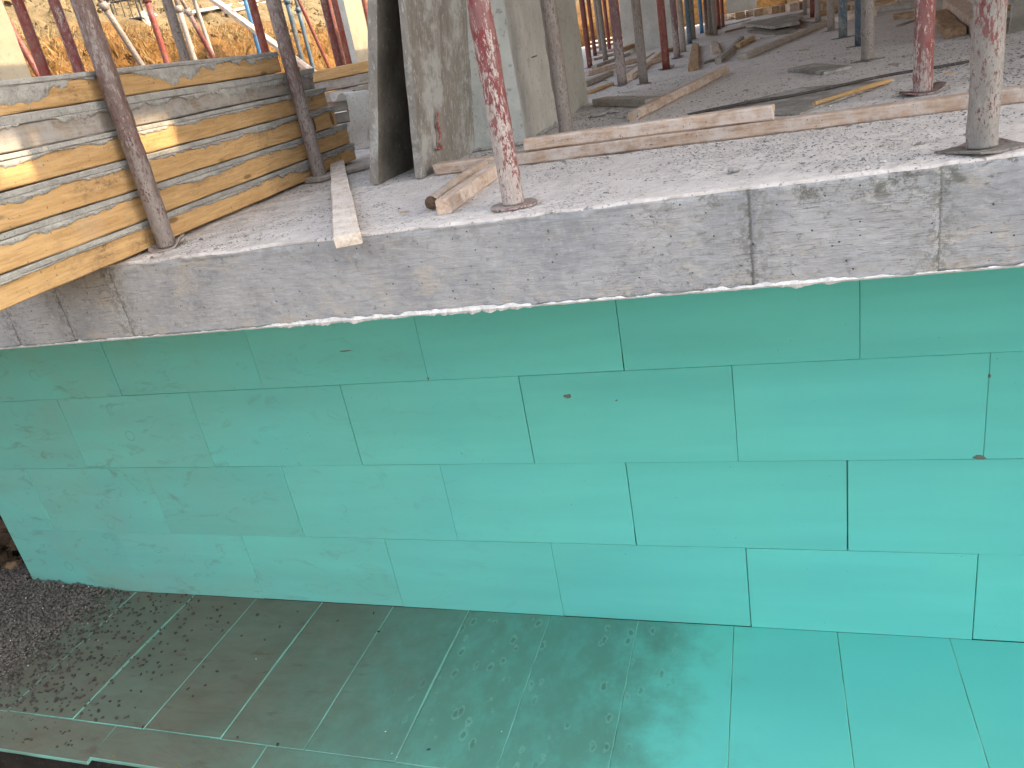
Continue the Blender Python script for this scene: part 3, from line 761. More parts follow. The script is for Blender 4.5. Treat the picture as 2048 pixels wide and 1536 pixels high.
def prop(p, mat, label, plate='flat', ps=.062, rz=None, near=False, collar=1.55, lean=None, H=None, r=TUBE_R, seed=None, lift=0.):
    """p: foot on the slab; lean: a second point the prop passes through"""
    seed = seed if seed is not None else random.uniform(0, 60)
    rz = random.uniform(0, 1.5) if rz is None else rz
    base = Vector((p.x, p.y, ZT(p.y) + lift))
    if lean is not None: H = H or 2.4
    else: H = H or (ZDECK - base.z)
    o = empty('steel_prop', base, None, label, 'steel prop', GROUP)
    if lean is not None:
        d = (Vector(lean) - base).normalized(); o.rotation_euler = d.to_track_quat('Z', 'Y').to_euler()
    key = ('outer_tube', mat, round(seed) if near else 0, r, collar)
    def child(nm, me, z=0, rot=0):
        c = bpy.data.objects.new(nm, me); COL.objects.link(c); c.parent = o; c.location = (0, 0, z); c.rotation_euler = (0, 0, rot); return c
    child('outer_tube', mesh_cached(key, lambda: tube_mesh(r, .008, collar, seed, 0, .10 if near else .03, 28 if near else 16, 90 if near else 10), mat), 0, 0 if near else rz)
    if lean is None or True:
        child('base_plate', mesh_cached(('base_plate', mat, plate, ps), lambda: plate_mesh(ps, .005, plate, seed), mat), .001, rz)
    def collar_m():
        mb = MB(); mb.tube((0, 0, 0), (0, 0, .07), r * 1.35, n=14); mb.tube((-r * 2.2, 0, .035), (r * 2.2, 0, .035), .008, n=8); return mb.v, mb.f
    child('collar', mesh_cached(('collar', mat, r), collar_m, mat), collar - .03, rz)
    child('inner_tube', mesh_cached(('inner_tube', mat, r, collar, round(H, 2)), lambda: tube_mesh(r * .78, 0, H - collar - .05, 1, 0, .02, 12, 4), mat), collar + .04, rz)
    child('head_plate', mesh_cached(('head_plate', mat), lambda: plate_mesh(.06, .006, 'flat', 0), mat), H - .012, rz)
    return o
# near props
prop(S(337, 497), 'p_mauve', 'brown cement-spattered prop at the slab edge before the yellow formwork stack', 'curl', .062, .6, True, seed=3, lift=.001)
prop(S(642, 361), 'p_mauve', 'rusty prop against the right end of the yellow formwork stack, cement-crusted foot', 'round', .055, .2, True, seed=11)
prop(S(1028, 412), 'p_redwhite', 'red prop thickly splashed with white cement, right of the leaning panels', 'round', .066, .35, True, seed=21)
prop(S(1963, 300), 'p_mixed', 'thick rusty red and grey prop on a bent plate, rightmost at the slab edge', 'bent', .072, .55, True, seed=33)
prop(S(1845, 187), 'p_red', 'red prop on a curved plate behind the long timber, next to the rightmost near prop', 'dish', .072, .1, True, seed=41)
prop(S(1135, 274), 'p_grey', 'maroon prop fading to bare cement at its foot, in front of the pale concrete column', 'flat', .05, .3, True, seed=52)
prop(S(1735, 122), 'p_grey', 'grey-brown prop on a square plate between the red prop and the pair of blue props', 'flat', .062, .75, True, seed=63)
prop(S(1720, 92), 'p_darkblue', 'blue-grey prop half hidden behind the grey-brown prop on its square plate', 'flat', .062, .7)
prop(S(1686, 76), 'p_darkblue', 'blue-grey prop standing clear, left of the grey-brown prop', 'flat', .062, .75)
prop(S(1662, 62), 'p_grey', 'pale brown prop just left of the clear standing blue-grey prop', 'flat', .06, .7)
prop(S(1247, 186), 'p_purple', 'maroon prop standing on the timber block beside the diagonal timber', 'dish', .06, .2, lift=.045)
prop(S(1288, 168), 'p_grey', 'brownish prop right of the maroon prop that stands on the timber block', 'round', .05, .2)
prop(S(1333, 139), 'p_clean', 'clean dark red prop in the middle of the slab, tilted plate at its foot', 'dish', .066, .4)
prop(S(1355, 117), 'p_purple', 'grey-maroon prop just right of the clean dark red prop', 'dish', .06, .5)
prop(S(1367, 105), 'p_grey', 'brown prop between the grey-maroon prop and the dark blue-footed one', 'flat', .06)
prop(S(1380, 88), 'p_darkblue', 'dark blue-grey prop behind the upright plank pair', 'flat', .06)
prop(S(1388, 79), 'p_grey', 'thin grey prop right behind the dark blue-grey prop', 'flat', .06)
prop(S(1404, 67), 'p_blue', 'blue prop with a bright edge at the left end of the timber row', 'flat', .06)
for (u, vv, D, m, lb) in [(1179, 124, 9.5, 'p_clean', 'red prop catching orange light right of the pale column, nearest of the far ones there'),
                          (1210, 110, 10., 'p_grey', 'grey prop standing alone in the far left bay, right of the orange-lit red prop'),
                          (1188, 92, 13., 'p_clean', 'thin red sunlit prop far behind the orange-lit prop'),
                          (1216, 70, 14., 'p_clean', 'thin dark red prop against the orange bank, far left bay'),
                          (1259, 84, 12., 'p_rust', 'brown prop touching the left edge of the far concrete column'),
                          (1199, 80, 14.5, 'p_grey', 'thin grey-brown prop far away before the orange bank'),
                          (1414, 55, 12.5, 'p_rust', 'brown far prop right of the blue prop at the timber row'),
                          (1421, 50, 12., 'p_grey', 'grey-brown far prop, second right of the blue prop'),
                          (1429, 46, 11.5, 'p_grey', 'light grey far prop, third right of the blue prop'),
                          (1437, 38, 14., 'p_clean', 'thin red far prop above the end of the timber row'),
                          (1445, 34, 14.5, 'p_clean', 'thin orange-red far prop at the right end of the far cluster'),
                          (1625, 30, 11., 'p_clean', 'dark red far prop between the board heap and the grey props'),
                          (1636, 42, 9.4, 'p_grey', 'grey far prop beside the dark red far one above the board heap'),
                          (1610, 22, 12.5, 'p_grey', 'thin grey far prop left of the dark red one near the top edge')]:
    prop(PD(u, vv, D), m, lb)
# props seen over the formwork stack
for (u, vv, D, m, lb) in [(76, 110, 4.7, 'p_clean', 'plain dark red prop right of the sunlit left column'),
                          (147, 110, 4.8, 'p_red', 'red prop with pale rubbed patches, second from the sunlit left column'),
                          (329, 110, 8.2, 'p_clean', 'slim dark red prop in the middle of the row behind the stack'),
                          (368, 110, 5.2, 'p_rust', 'brown cement-specked prop behind the stack, before a greenish one'),
                          (386, 110, 9.5, 'p_grey', 'greenish brown prop directly behind the cement-specked brown one'),
                          (519, 100, 9.6, 'p_blue', 'bright blue prop touching a red prop behind the stack'),
                          (530, 100, 6.2, 'p_clean', 'red prop directly right of the bright blue one'),
                          (599, 100, 11.0, 'p_darkblue', 'dark blue prop, left one of the pair behind the stack end'),
                          (617, 100, 12.5, 'p_darkblue', 'paler blue prop, right one of the pair behind the stack end'),
                          (672, 100, 6.6, 'p_red', 'thick red prop in front of the rear timber stack'),
                          (680, 100, 10., 'p_clean', 'thin red prop hiding behind the thick red one'),
                          (692, 100, 8.3, 'p_clean', 'dark red prop next to the narrow grey column'),
                          (741, 60, 10.5, 'p_clean', 'dark red prop just left of the first leaning panel')]:
    prop(PD(u, vv, D), m, lb)
# raking props
def raker(u0, v0, D0, u1, v1, D1, m, lb, col, r=.03):
    a = PD(u0, v0, D0); b = PD(u1, v1, D1)       # two points it passes through
    d = (b - a).normalized(); k = (ZT(a.y) - a.z) / d.z if abs(d.z) > .05 else 0
    base = a + d * k
    prop(base, m, lb, lean=b, H=2.7, collar=col, r=r)
raker(290, 140, 7.8, 200, 0, 7.4, 'p_grey', 'grey raking prop with a red collar leaning left against the bank', 1.55)
raker(430, 122, 8.6, 366, 5, 8.2, 'p_red', 'thin red raking prop with a ring collar, leaning left', 1.45, .026)
raker(428, 118, 10, 388, 0, 9.8, 'p_grey', 'brown-grey raking prop crossing the foot of the thin red one', 1.9, .026)
raker(655, 128, 11, 604, 15, 10.6, 'p_clean', 'slender red raking prop right of the pair of blue props', 1.9, .024)
raker(75, 145, 7.4, 40, 85, 7.3, 'p_clean', 'orange-lit red raking prop behind the plain dark red one at left', 1.9, .03)

# ================================================================== FORMWORK STACK (left)
A = Vector((0.496, -2.421)); B = Vector((0.408, -0.517)); dS = (B - A).normalized(); nS = Vector((dS.y, -dS.x))    # nS points to +x
STK = math.atan2(dS.y, dS.x)
lay = [(.000, .092, 2.62, 'yellow', 'lowest yellow-edged formwork panel of the stack, resting on the slab with a sooty stain'),
       (.094, .106, 2.60, 'yellow', 'second formwork panel from the bottom of the yellow stack'),
       (.202, .104, 2.49, 'yellow', 'yellow-edged formwork panel with two dark knots at its right end'),
       (.308, .094, 2.43, 'yellow', 'clean yellow-edged formwork panel just under the grey one'),
       (.404, .100, 2.36, 'grey', 'cement-grey formwork panel with a sun patch, second from the top of the stack'),
       (.506, .092, 2.06, 'yellow', 'topmost formwork panel of the stack with thick cement drips')]
y0S = -2.62
ang = STK
for i, (z, h, L, kind, lb) in enumerate(lay):
    st_ = Vector((A.x, A.y)) + dS * (y0S - A.y) + nS * (random.uniform(-.008, .008) if i else 0)
    L = L * 1.0 + .06
    zb = ZT(-1.9) + z - .004
    # local frame: X along the stack (away from camera), Y into the stack (-x world), Z up
    o = empty('formwork_panel', (st_.x, st_.y, zb), (0, -math.atan(.0238), ang), lb, 'formwork panel', 'formwork panels stacked flat at the slab edge')
    W = .50; hy = h * (.78 if kind == 'yellow' else .70)
    v, f = timber_mesh(L, .10, hy, i * 7.3, .002, .004, seg=22)
    mk('edge_board', v, f, 'wood_yellow' if kind == 'yellow' else 'wood_grey', o)
    v, f = timber_mesh(L, W - .10, hy, i * 3.3, .001, .004, seg=6)
    mk('core_board', v, f, 'wood_tan', o, (0, .101, 0))
    v, f = timber_mesh(L + (.03 if i == 4 else .012), W + .006, h - hy - .004, i * 5.1 + 2, .003, .003, seg=26)
    mk('face_sheet', v, f, 'crust' , o, (0, -.006, hy + .002))
    # ragged cement skin on the front edge
    n = 420; rows = 6; v = []; f = []
    for a in range(n + 1):
        x = L * a / n
        q = fbm(x * 2.6 + i * 9, i * 2.) + .5 * fbm(x * 13, i * 3.) + .22 * fbm(x * 55, i * 4.)
        amp = {0: .036, 1: .027, 2: .030, 3: .022, 4: .050, 5: .045}[i]
        zone = {0: sstep(1.2, 1.9, x) * .9 + .15, 5: 1.0}.get(i, .75)
        d = max(.002, amp * (.35 + 1.1 * q) * zone + .004); d = min(d, hy * .93)
        for b in range(rows + 1):
            t = b / rows; zz = hy + .003 - d * t
            out = .0015 + (.005 + .004 * fbm(x * 20, zz * 60, i) + .003 * fbm(x * 70, zz * 90, i)) * (max(0, math.sin(math.pi * min(1, t * .9 + .1))) ** .5)
            v.append((x, -out, zz))
    for a in range(n):
        for b in range(rows): q = a * (rows + 1) + b; f.append((q, q + 1, q + rows + 2, q + rows + 1))
    mk('cement_crust', v, f, 'crust', o, smooth=True)
    if i == 2:
        for (kx) in (L - .05, L - .26):
            mb = MB(); mb.tube((kx, -.0015, hy * .5), (kx, .004, hy * .5), .022, n=14); k = mb.go('knot', 'end_grain', o); k.scale = (.6, 1, 1.5); k.location = (kx * .4, 0, -hy * .25)
# sooty stain on the lowest board is real soot: thin irregular patch
# rear stack running across
bp = PY(651, 137, 1.9)
pz = [(bp.z - .085, .085, 'wood_yellow', 'yellow top timber of the rear stack behind the formwork panels'), (bp.z - .165, .077, 'wood_grey', 'grey second timber of the rear stack'),
      (bp.z - .25, .08, 'wood_grey', 'grey weathered third timber of the rear stack'), (bp.z - .335, .08, 'plydark', 'fourth timber of the rear stack, half hidden by the white sheet'), (bp.z - .42, .08, 'plydark', 'dark fifth timber of the rear stack near the slab')]
k = 0
for z, h, m, lb in pz:
    timber((-2.6, 1.9 + random.uniform(-.01, .01), z), (1.0, 1.9 + random.uniform(-.01, .01), z), .25, h - .004, m, lb, 'timbers of the rear stack', lift=0)
zlow = pz[-1][0]; k = 5
while zlow - .085 > ZT(1.9) - .02:
    zlow -= .085; timber((-2.6, 1.9, zlow), (1.0, 1.9, zlow), .25, .081, 'wood_grey', 'bottom timber of the rear stack on the slab' , 'timbers of the rear stack'); k += 1
# plank under the stack end
timber(S(640, 367), S(742, 338), .16, .022, 'wood_grey', 'grey board lying flat beside the end of the formwork stack', lift=.002)
# curled white sheet
prof2 = [(661, 190), (664, 206), (672, 205), (681, 192), (690, 190), (696, 200), (697, 225), (700, 250), (693, 275), (697, 292)]
prof2 = [(659, 186), (663, 203), (671, 201), (678, 189), (687, 189), (694, 203), (698, 226), (700, 250), (692, 276), (698, 296), (716, 300)]
v = []; f = []; nseg = 40
def cr(pts, t):
    n = len(pts) - 1; q = t * n; i = min(int(q), n - 1); u = q - i
    p = [pts[max(0, i - 1)], pts[i], pts[i + 1], pts[min(n, i + 2)]]
    return [.5 * ((2 * p[1][a]) + (-p[0][a] + p[2][a]) * u + (2 * p[0][a] - 5 * p[1][a] + 4 * p[2][a] - p[3][a]) * u * u + (-p[0][a] + 3 * p[1][a] - 3 * p[2][a] + p[3][a]) * u ** 3) for a in (0, 1)]
for lay_ in (0, 1):
    for i in range(nseg + 1):
        u, vv = cr(prof2, i / nseg); p = PY(u, vv, .18)
        for j in range(5): v.append((p.x + j * .024 + (.004 if lay_ else 0), p.y + j * .03 + .004 * lay_, p.z + (.004 if lay_ == 0 else 0) - j * .002))
N_ = (nseg + 1) * 5
for i in range(nseg):
    for j in range(4): q = i * 5 + j; f.append((q, q + 1, q + 6, q + 5)); f.append((q + N_, q + N_ + 5, q + N_ + 6, q + N_ + 1))
for i in range(nseg): q = i * 5; f.append((q, q + 5, q + 5 + N_, q + N_)); f.append((q + 4, q + 4 + N_, q + 9 + N_, q + 9))
props_(mk('curled_plastic_sheet', v, f, 'white_sheet', smooth=True), 'curled dusty white plastic sheet at the end of the formwork stack', 'plastic sheet')

# ================================================================== LEANING PANELS AND COLUMN
def quad_slab(name, a0, a1, up0, up1, th, mat, label, cat, group=None, edge='wood_grey', nx=8, nz_=14, seed=0, jag=.006):
    """sheet with bottom edge a0->a1 and top corners up0,up1; thickness th to the -x side"""
    a0, a1, up0, up1 = map(Vector, (a0, a1, up0, up1))
    nrm = (a1 - a0).cross(up0 - a0).normalized()
    if nrm.x < 0: nrm = -nrm
    v = []; f = []; mi = []
    for lay_ in (0, 1):
        for i in range(nx + 1):
            for j in range(nz_ + 1):
                s_, t_ = i / nx, j / nz_; p = (a0.lerp(a1, s_)).lerp(up0.lerp(up1, s_), t_)
                if i in (0, nx): p += (a1 - a0).normalized() * jag * nz(t_ * 22, seed + i, lay_ * .4)
                if j == 0: p += Vector((0, 0, jag * .6 * abs(nz(s_ * 9, seed))))
                p += nrm * (.003 * nz(s_ * 3, t_ * 4, seed)); v.append(p - nrm * th * lay_)
    N = (nx + 1) * (nz_ + 1)
    for i in range(nx):
        for j in range(nz_):
            q = i * (nz_ + 1) + j; f.append((q, q + nz_ + 1, q + nz_ + 2, q + 1)); mi.append(0); f.append((q + N, q + N + 1, q + N + nz_ + 2, q + N + nz_ + 1)); mi.append(0)
    ring = [i * (nz_ + 1) for i in range(nx + 1)] + [nx * (nz_ + 1) + j for j in range(1, nz_ + 1)] + [i * (nz_ + 1) + nz_ for i in range(nx - 1, -1, -1)] + [j for j in range(nz_ - 1, 0, -1)]
    for k in range(len(ring)): a, b = ring[k], ring[(k + 1) % len(ring)]; f.append((a, a + N, b + N, b)); mi.append(1)
    org = a0.copy(); v = [p - org for p in v]
    return props_(mk(name, v, f, [mat, edge], loc=org, mi=mi), label, cat, group)
def lean_panel(bl, tl, y, ylen, th, mat, label, seed, edge, Hh=1.25, br=None):
    b = PY(bl[0], bl[1], y); b.z = ZT(y) + .002; t = PY(tl[0], tl[1], y); d = (t - b); d = d * (Hh / d.z)
    e = Vector((.03 * ylen, ylen, .025 * ylen))
    # b is the left (-x) foot of the front edge; shift so that the +x face is a0
    a0 = b + Vector((th, 0, 0))
    return quad_slab('leaning_panel', a0, a0 + e, a0 + d, a0 + d + e, th, mat, label, 'formwork panel', 'formwork panels leaning on the column', edge, seed=seed)
lean_panel((740, 372), (735, 0), -.96, .95, .040, 'plydark', 'dark formwork panel standing on edge, leftmost of the two leaning beside the column', 3, 'ply')
pB = lean_panel((830, 357), (796, 0), -.965, .72, .032, 'ply', 'cement-streaked formwork panel with a red mark, leaning between the dark panel and the column', 8, 'ply')
# red mark on panel B
def on_panel(u, vv, x0=1.29):
    b = PY(850, 358, -.965); b.z = ZT(-.965); t = PY(815, 0, -.965); d = (t - b).normalized(); n = d.cross(Vector((.03, 1, .025))).normalized()
    r = ray(u, vv); tt = (b - CAM).dot(n) / r.dot(n); return CAM + r * (tt * .998)
mb = MB(); path = [(877, 225), (874, 245), (880, 265), (878, 285), (884, 297), (872, 298)]
for i in range(len(path) - 1): mb.tube(on_panel(*path[i]), on_panel(*path[i + 1]), .0045 + .003 * (i % 2), n=6)
mk_ = mb.go('red_mark', 'red_mark'); mk_.parent = pB; mk_.matrix_parent_inverse = Matrix.Translation(-pB.location)
# column with a rough lighter corner
CX0, CX1, CY0, CY1 = 1.225, 1.497, -.325, .33
def rough_box(name, x0, x1, y0, y1, z0, z1, mats, label, cat, amp=.006, res=.05, seed=0., par=None):
    v = []; f = []; mi = []
    per = []
    def seg(a, b, fi):
        n = max(2, int((Vector(b) - Vector(a)).length / res))
        for i in range(n): per.append((a[0] + (b[0] - a[0]) * i / n, a[1] + (b[1] - a[1]) * i / n, fi))
    seg((x0, y0), (x1, y0), 0); seg((x1, y0), (x1, y1), 1); seg((x1, y1), (x0, y1), 0); seg((x0, y1), (x0, y0), 1)
    nz_ = max(3, int((z1 - z0) / res)); cx, cy = (x0 + x1) / 2, (y0 + y1) / 2
    for j in range(nz_ + 1):
        z = z0 + (z1 - z0) * j / nz_
        for (x, y, fi) in per:
            k = amp * fbm(x * 9 + seed, y * 9, z * 7); v.append((x + k * (1 if x > cx else -1), y + k * (1 if y > cy else -1), z))
    n = len(per)
    for j in range(nz_):
        for i in range(n): f.append((j * n + i, j * n + (i + 1) % n, (j + 1) * n + (i + 1) % n, (j + 1) * n + i)); mi.append(per[i][2])
    f.append(tuple(range(n))[::-1]); mi.append(0); f.append(tuple(range(nz_ * n, nz_ * n + n))); mi.append(0)
    return props_(mk(name, v, f, mats, mi=mi), label, cat)
c1 = rough_box('concrete_column', CX0, CX1, CY0, CY1, ZT(CY0) - .02, ZDECK, ['column_cool', 'column'], 'pale raw concrete column beside the leaning panels, behind the white-splashed red prop', 'column', .007, .035)
mb = MB(); p = PX(1066, 114, CX1); mb.tube(p + Vector((-.01, -.035, -.003)), p + Vector((.012, .03, .003)), .003, n=6); mb.go('tie_wire', 'rebar', c1)
# mortar squeezed out round the column foot
mb = MB()
for i in range(60):
    t = i / 60; x, y = (CX0 + (CX1 - CX0) * t * 2, CY0 - .012) if t < .5 else (CX1 + .012, CY0 + (CY1 - CY0) * (t - .5) * 2)
    s = random.uniform(.010, .026); c = Vector((x + random.uniform(-.01, .02), y + random.uniform(-.02, .012), ZT(y) + .004)); pp = [c + Vector((math.cos(q) * s, math.sin(q) * s, 0)) for q in (0, 1.1, 2.2, 3.3, 4.4, 5.4)] + [c + Vector((0, 0, s * .6))]
    mb.add(pp, [(a, (a + 1) % 6, 6) for a in range(6)])
mb.go('foot_mortar', 'crust', c1)
# tall grained board on the column's far side
a0 = Vector((1.50, .36, ZT(.36))); a1 = Vector((1.475, 1.33, ZT(1.33)))
q0 = S(1149, 256); q1 = S(1176, 205)
quad_slab('form_board', (1.515, .35, ZT(.35)), (1.50, 1.22, ZT(1.22)), (1.515, .35, ZT(.35) + 2.5), (1.50, 1.22, ZT(1.22) + 2.5), .05, 'board_green', 'greenish grained formwork board standing upright behind the pale column', 'formwork board', None, 'wood_grey', 8, 30, 5)
# far concrete column
fc = PD(1282, 88, 11.5); w_ = .48
rough_box('concrete_column', fc.x - .26, fc.x + w_ + .03, fc.y, fc.y + .4, ZT(fc.y) - .02, ZDECK, ['column', 'column'], 'broad pale concrete column far back among the props', 'column', .01, .08, 4.)
# left sunlit column & narrow one
lc = PD(66, 160, 6.0)
rough_box('concrete_column', lc.x - .4, lc.x, lc.y - 1.3, lc.y, ZT(lc.y) - .02, ZDECK, ['column_sand', 'column_sand'], 'broad pale column with sun patches at the left picture edge', 'column', .006, .08, 7.)
l2 = PD(710, 100, 11.0)
rough_box('concrete_column', l2.x - .19, l2.x, l2.y, l2.y + .55, ZT(l2.y) - .02, ZDECK, ['column_cool', 'column_sand'], 'narrow concrete column with a sunlit side left of the first leaning panel', 'column', .006, .08, 9.)
# low grey upstand far back
fw = PD(1462, 22, 19.5)
rough_box('concrete_upstand', fw.x - .1, fw.x + .62, fw.y, fw.y + .25, ZT(fw.y) - .02, ZT(fw.y) + .9, ['column_cool', 'column_cool'], 'low grey concrete upstand at the far edge of the slab', 'concrete wall', .01, .1, 3.)

# ================================================================== TIMBERS ON THE SLAB
e0 = S(870, 353); e1 = S(2070, 205)
timber(e0, e1, .085, .045, 'wood_pale', 'long pale timber lying across the slab parallel to its edge, lower of the stacked pair', seed=4, warp=.006)
b0 = S(1050, 330); b1 = S(1548, 268)
dd = (e1 - e0).normalized()
t0 = e0 + dd * ((S(1052, 330) - e0).dot(dd)); t1 = e0 + dd * ((S(1548, 268) - e0).dot(dd))
up = Vector((0, 0, .047))
timber(t0 + up + Vector((0, .022, 0)), t1 + up + Vector((0, .012, 0)), .07, .047, 'wood_pale', 'shorter pale timber resting on top of the long one', seed=9)
timber(S(907, 426), S(1004, 350), .05, .046, 'wood_pale', 'short square timber lying at an angle behind the white-splashed red prop', seed=12, ch=.004)
timber(S(878, 418), S(990, 330), .045, .045, 'wood_pale', 'split round stick with a dark end lying against the short square timber', seed=13, end='end_grain', round_=True)
# board poking over the slab edge
a = S(652, 336); b = S(681, 503); c = S(732, 496)
timber(Vector((c.x + .004, c.y - .02, 3.112)), Vector((S(690, 330).x, S(690, 330).y, ZT(-.05) + .004)), .074, .034, 'wood_dusty', 'pale board jutting out over the slab edge left of the leaning panels', seed=15, ch=.003)
timber(S(1280, 241), S(1460, 147), .055, .05, 'wood_pale', 'pale timber with a rounded end lying diagonally right of the column', seed=17, ch=.012, warp=.008)
timber(S(1186, 214), S(1292, 216), .10, .045, 'wood_grey', 'grey timber block under the maroon prop', seed=18)
timber(S(1494, 119), S(1657, 50), .07, .045, 'wood_grey', 'long grey timber with a split end, middle right of the slab', seed=19)
timber(S(1443, 127), S(1489, 80), .05, .045, 'wood_grey', 'weathered timber beyond the end of the diagonal timber', seed=20)
timber(S(1480, 97), S(1510, 80), .06, .045, 'wood_tan', 'short tan timber offcut beside the long grey split timber', seed=21)
timber(S(1398, 140), S(1398, 92), .085, .035, 'wood_tan', 'tan plank pointing away behind the clean dark red prop, longer of two', seed=22)
timber(S(1424, 111), S(1421, 90), .085, .035, 'wood_pale', 'short pale plank right of the longer tan plank', seed=23)
timber(S(1634, 217), S(1784, 170), .02, .016, 'wood_yellow', 'thin yellow batten lying on the grey plywood', seed=24, lift=.010)
timber(S(1182, 188), S(1229, 170), .05, .022, 'wood_yellow', 'small bright yellow batten at the foot of the pale column', seed=25)
for (p, q, w, h, m, lb, lf) in [
    ((1176, 174), (1228, 150), .08, .045, 'wood_grey', 'grey timber sticking out behind the column, lowest of the pile', 0),
    ((1180, 157), (1285, 127), .08, .05, 'wood_pale', 'pale timber laid across the pile beside the maroon prop', .02),
    ((1195, 143), (1262, 116), .06, .04, 'wood_grey', 'flat grey timber on the back of the pile', .03),
    ((1266, 160), (1328, 108), .08, .045, 'wood_pale', 'pale timber slanting between the brownish and the dark red prop', 0),
    ((1256, 158), (1312, 112), .04, .045, 'wood_tan', 'narrow tan timber next to the slanting pale one', 0),
    ((1246, 116), (1314, 82), .09, .06, 'wood_tan', 'thick tan timber propped on the pile behind the brownish prop', .06),
    ((1322, 112), (1352, 100), .06, .04, 'wood_tan', 'short timber offcut behind the clean dark red prop', 0),
    ((1205, 132), (1242, 118), .06, .035, 'wood_pale', 'thin pale board at the back of the pile', .0),
    ((1190, 110), (1262, 96), .08, .05, 'wood_pale', 'pale timber lying far left bay before the orange bank', 0),
    ((1180, 100), (1258, 84), .08, .05, 'wood_tan', 'tan timber in the far left bay, behind the pale one', 0),
    ((1182, 90), (1256, 74), .08, .05, 'wood_pale', 'farthest pale timber of the far left bay', .05),
    ((1425, 69), (1442, 42), .09, .075, 'wood_tan', 'square-ended tan timber at the near end of the timber row', 0),
    ((1436, 56), (1502, 40), .06, .02, 'wood_grey', 'thin grey strip in front of the timber row', 0),
    ((1884, 78), (1862, 36), .12, .05, 'wood_tan', 'tan timber block left of the thick square timber at the upper right', 0),
    ((1786, 40), (1830, 36), .12, .05, 'wood_tan', 'broken tan plank left of the red prop at the upper right', 0),
    ((1803, 52), (1832, 42), .04, .015, 'wood_grey', 'thin grey splinter below the broken tan plank', 0),
    ((1572, 44), (1632, 46), .10, .03, 'wood_pale', 'pale flat board at the right end of the board heap', 0),
    ((1700, 34), (1800, 14), .09, .07, 'wood_pale', 'pale timber lying behind the blue-grey props', 0),
    ((1706, 22), (1790, 6), .09, .07, 'wood_tan', 'tan timber behind the pale one near the top edge', .0),
    ((1640, 34), (1700, 20), .09, .07, 'wood_tan', 'tan timber left of the blue-grey props near the top edge', 0),
    ((1930, 22), (2040, 20), .05, .03, 'wood_yellow', 'yellow batten at the upper right behind the rightmost prop', 0),
    ((1900, 14), (2000, 2), .12, .07, 'wood_pale', 'pale beam near the upper right corner', 0)]:
    timber(S(*p), S(*q), w, h, m, lb, lift=lf)
for (p, q, w, h, m, lb) in [
    ((1497, 50), (1602, 31), .16, .05, 'wood_grey', 'long grey board lying behind the two sheets of the board heap'),
    ((1664, 46), (1738, 36), .12, .06, 'wood_pale', 'pale timber just behind the foot of the pale brown prop'),
    ((1640, 12), (1702, 3), .12, .10, 'wood_tan', 'tan timber at the top edge left of the blue-grey props'),
    ((1262, 152), (1302, 130), .07, .04, 'wood_grey', 'short grey timber between the brownish prop and the clean dark red prop'),
    ((1296, 132), (1330, 122), .06, .04, 'wood_pale', 'pale offcut lying against the foot of the clean dark red prop'),
    ((1188, 122), (1240, 108), .08, .04, 'wood_pale', 'pale board in the far left bay, nearest to the column'),
    ((1450, 66), (1492, 56), .10, .03, 'wood_pale', 'pale board lying in front of the thin grey strip'),
    ((1645, 24), (1690, 14), .12, .12, 'wood_pale', 'pale block of timber left of the grey-brown prop near the top edge'),
    ((1755, 26), (1822, 18), .10, .06, 'wood_grey', 'grey timber between the grey-brown prop and the broken tan plank'),
    ((1330, 86), (1352, 82), .05, .03, 'wood_tan', 'tiny tan offcut at the foot of the far concrete column'),
    ((1520, 78), (1548, 74), .03, .02, 'wood_grey', 'small grey stick in front of the lower sheet of the board heap'),
    ((1410, 128), (1432, 122), .03, .02, 'wood_grey', 'small grey stick between the two upright planks and the weathered timber'),
    ((1776, 131), (1796, 133), .03, .008, 'wood_grey', 'thin bent sliver right of the square plate of the grey-brown prop'),
    ((1992, 60), (2040, 44), .06, .04, 'wood_grey', 'grey timber scrap under the leaning panel at the right edge')]:
    timber(S(*p), S(*q), w, h, m, lb)
# thick square timber with its end toward the camera
a = S(1944, 76); b = S(1885, 20); timber(a, b, .13, .09, 'wood_pale', 'thick square timber with cut slots behind the rightmost prop', seed=31)
# row of timber ends far back
for i in range(11):
    t = i / 10; u = 1436 + 180 * t; vv = 44 - 27 * t + random.uniform(-1.5, 1.5)
    p = S(u, vv); q = p + Vector((random.uniform(-.1, .25), .7, 0)); 
    timber(p, Vector((q.x, q.y, ZT(q.y))), .19, .15, random.choice(['wood_tan', 'wood_pale']), ['first', 'second', 'third', 'fourth', 'fifth', 'sixth', 'seventh', 'eighth', 'ninth', 'tenth', 'last'][i] + ' timber end counted from the left in the far row of lumber', 'timber ends in the far row', seed=40 + i)
for i, (p, q, lb) in enumerate([((1440, 32), (1640, 0), 'long timber lying behind the far row of timber ends')]):
    timber(S(1450, 30), S(1600, 8), .12, .22, 'wood_tan', lb)
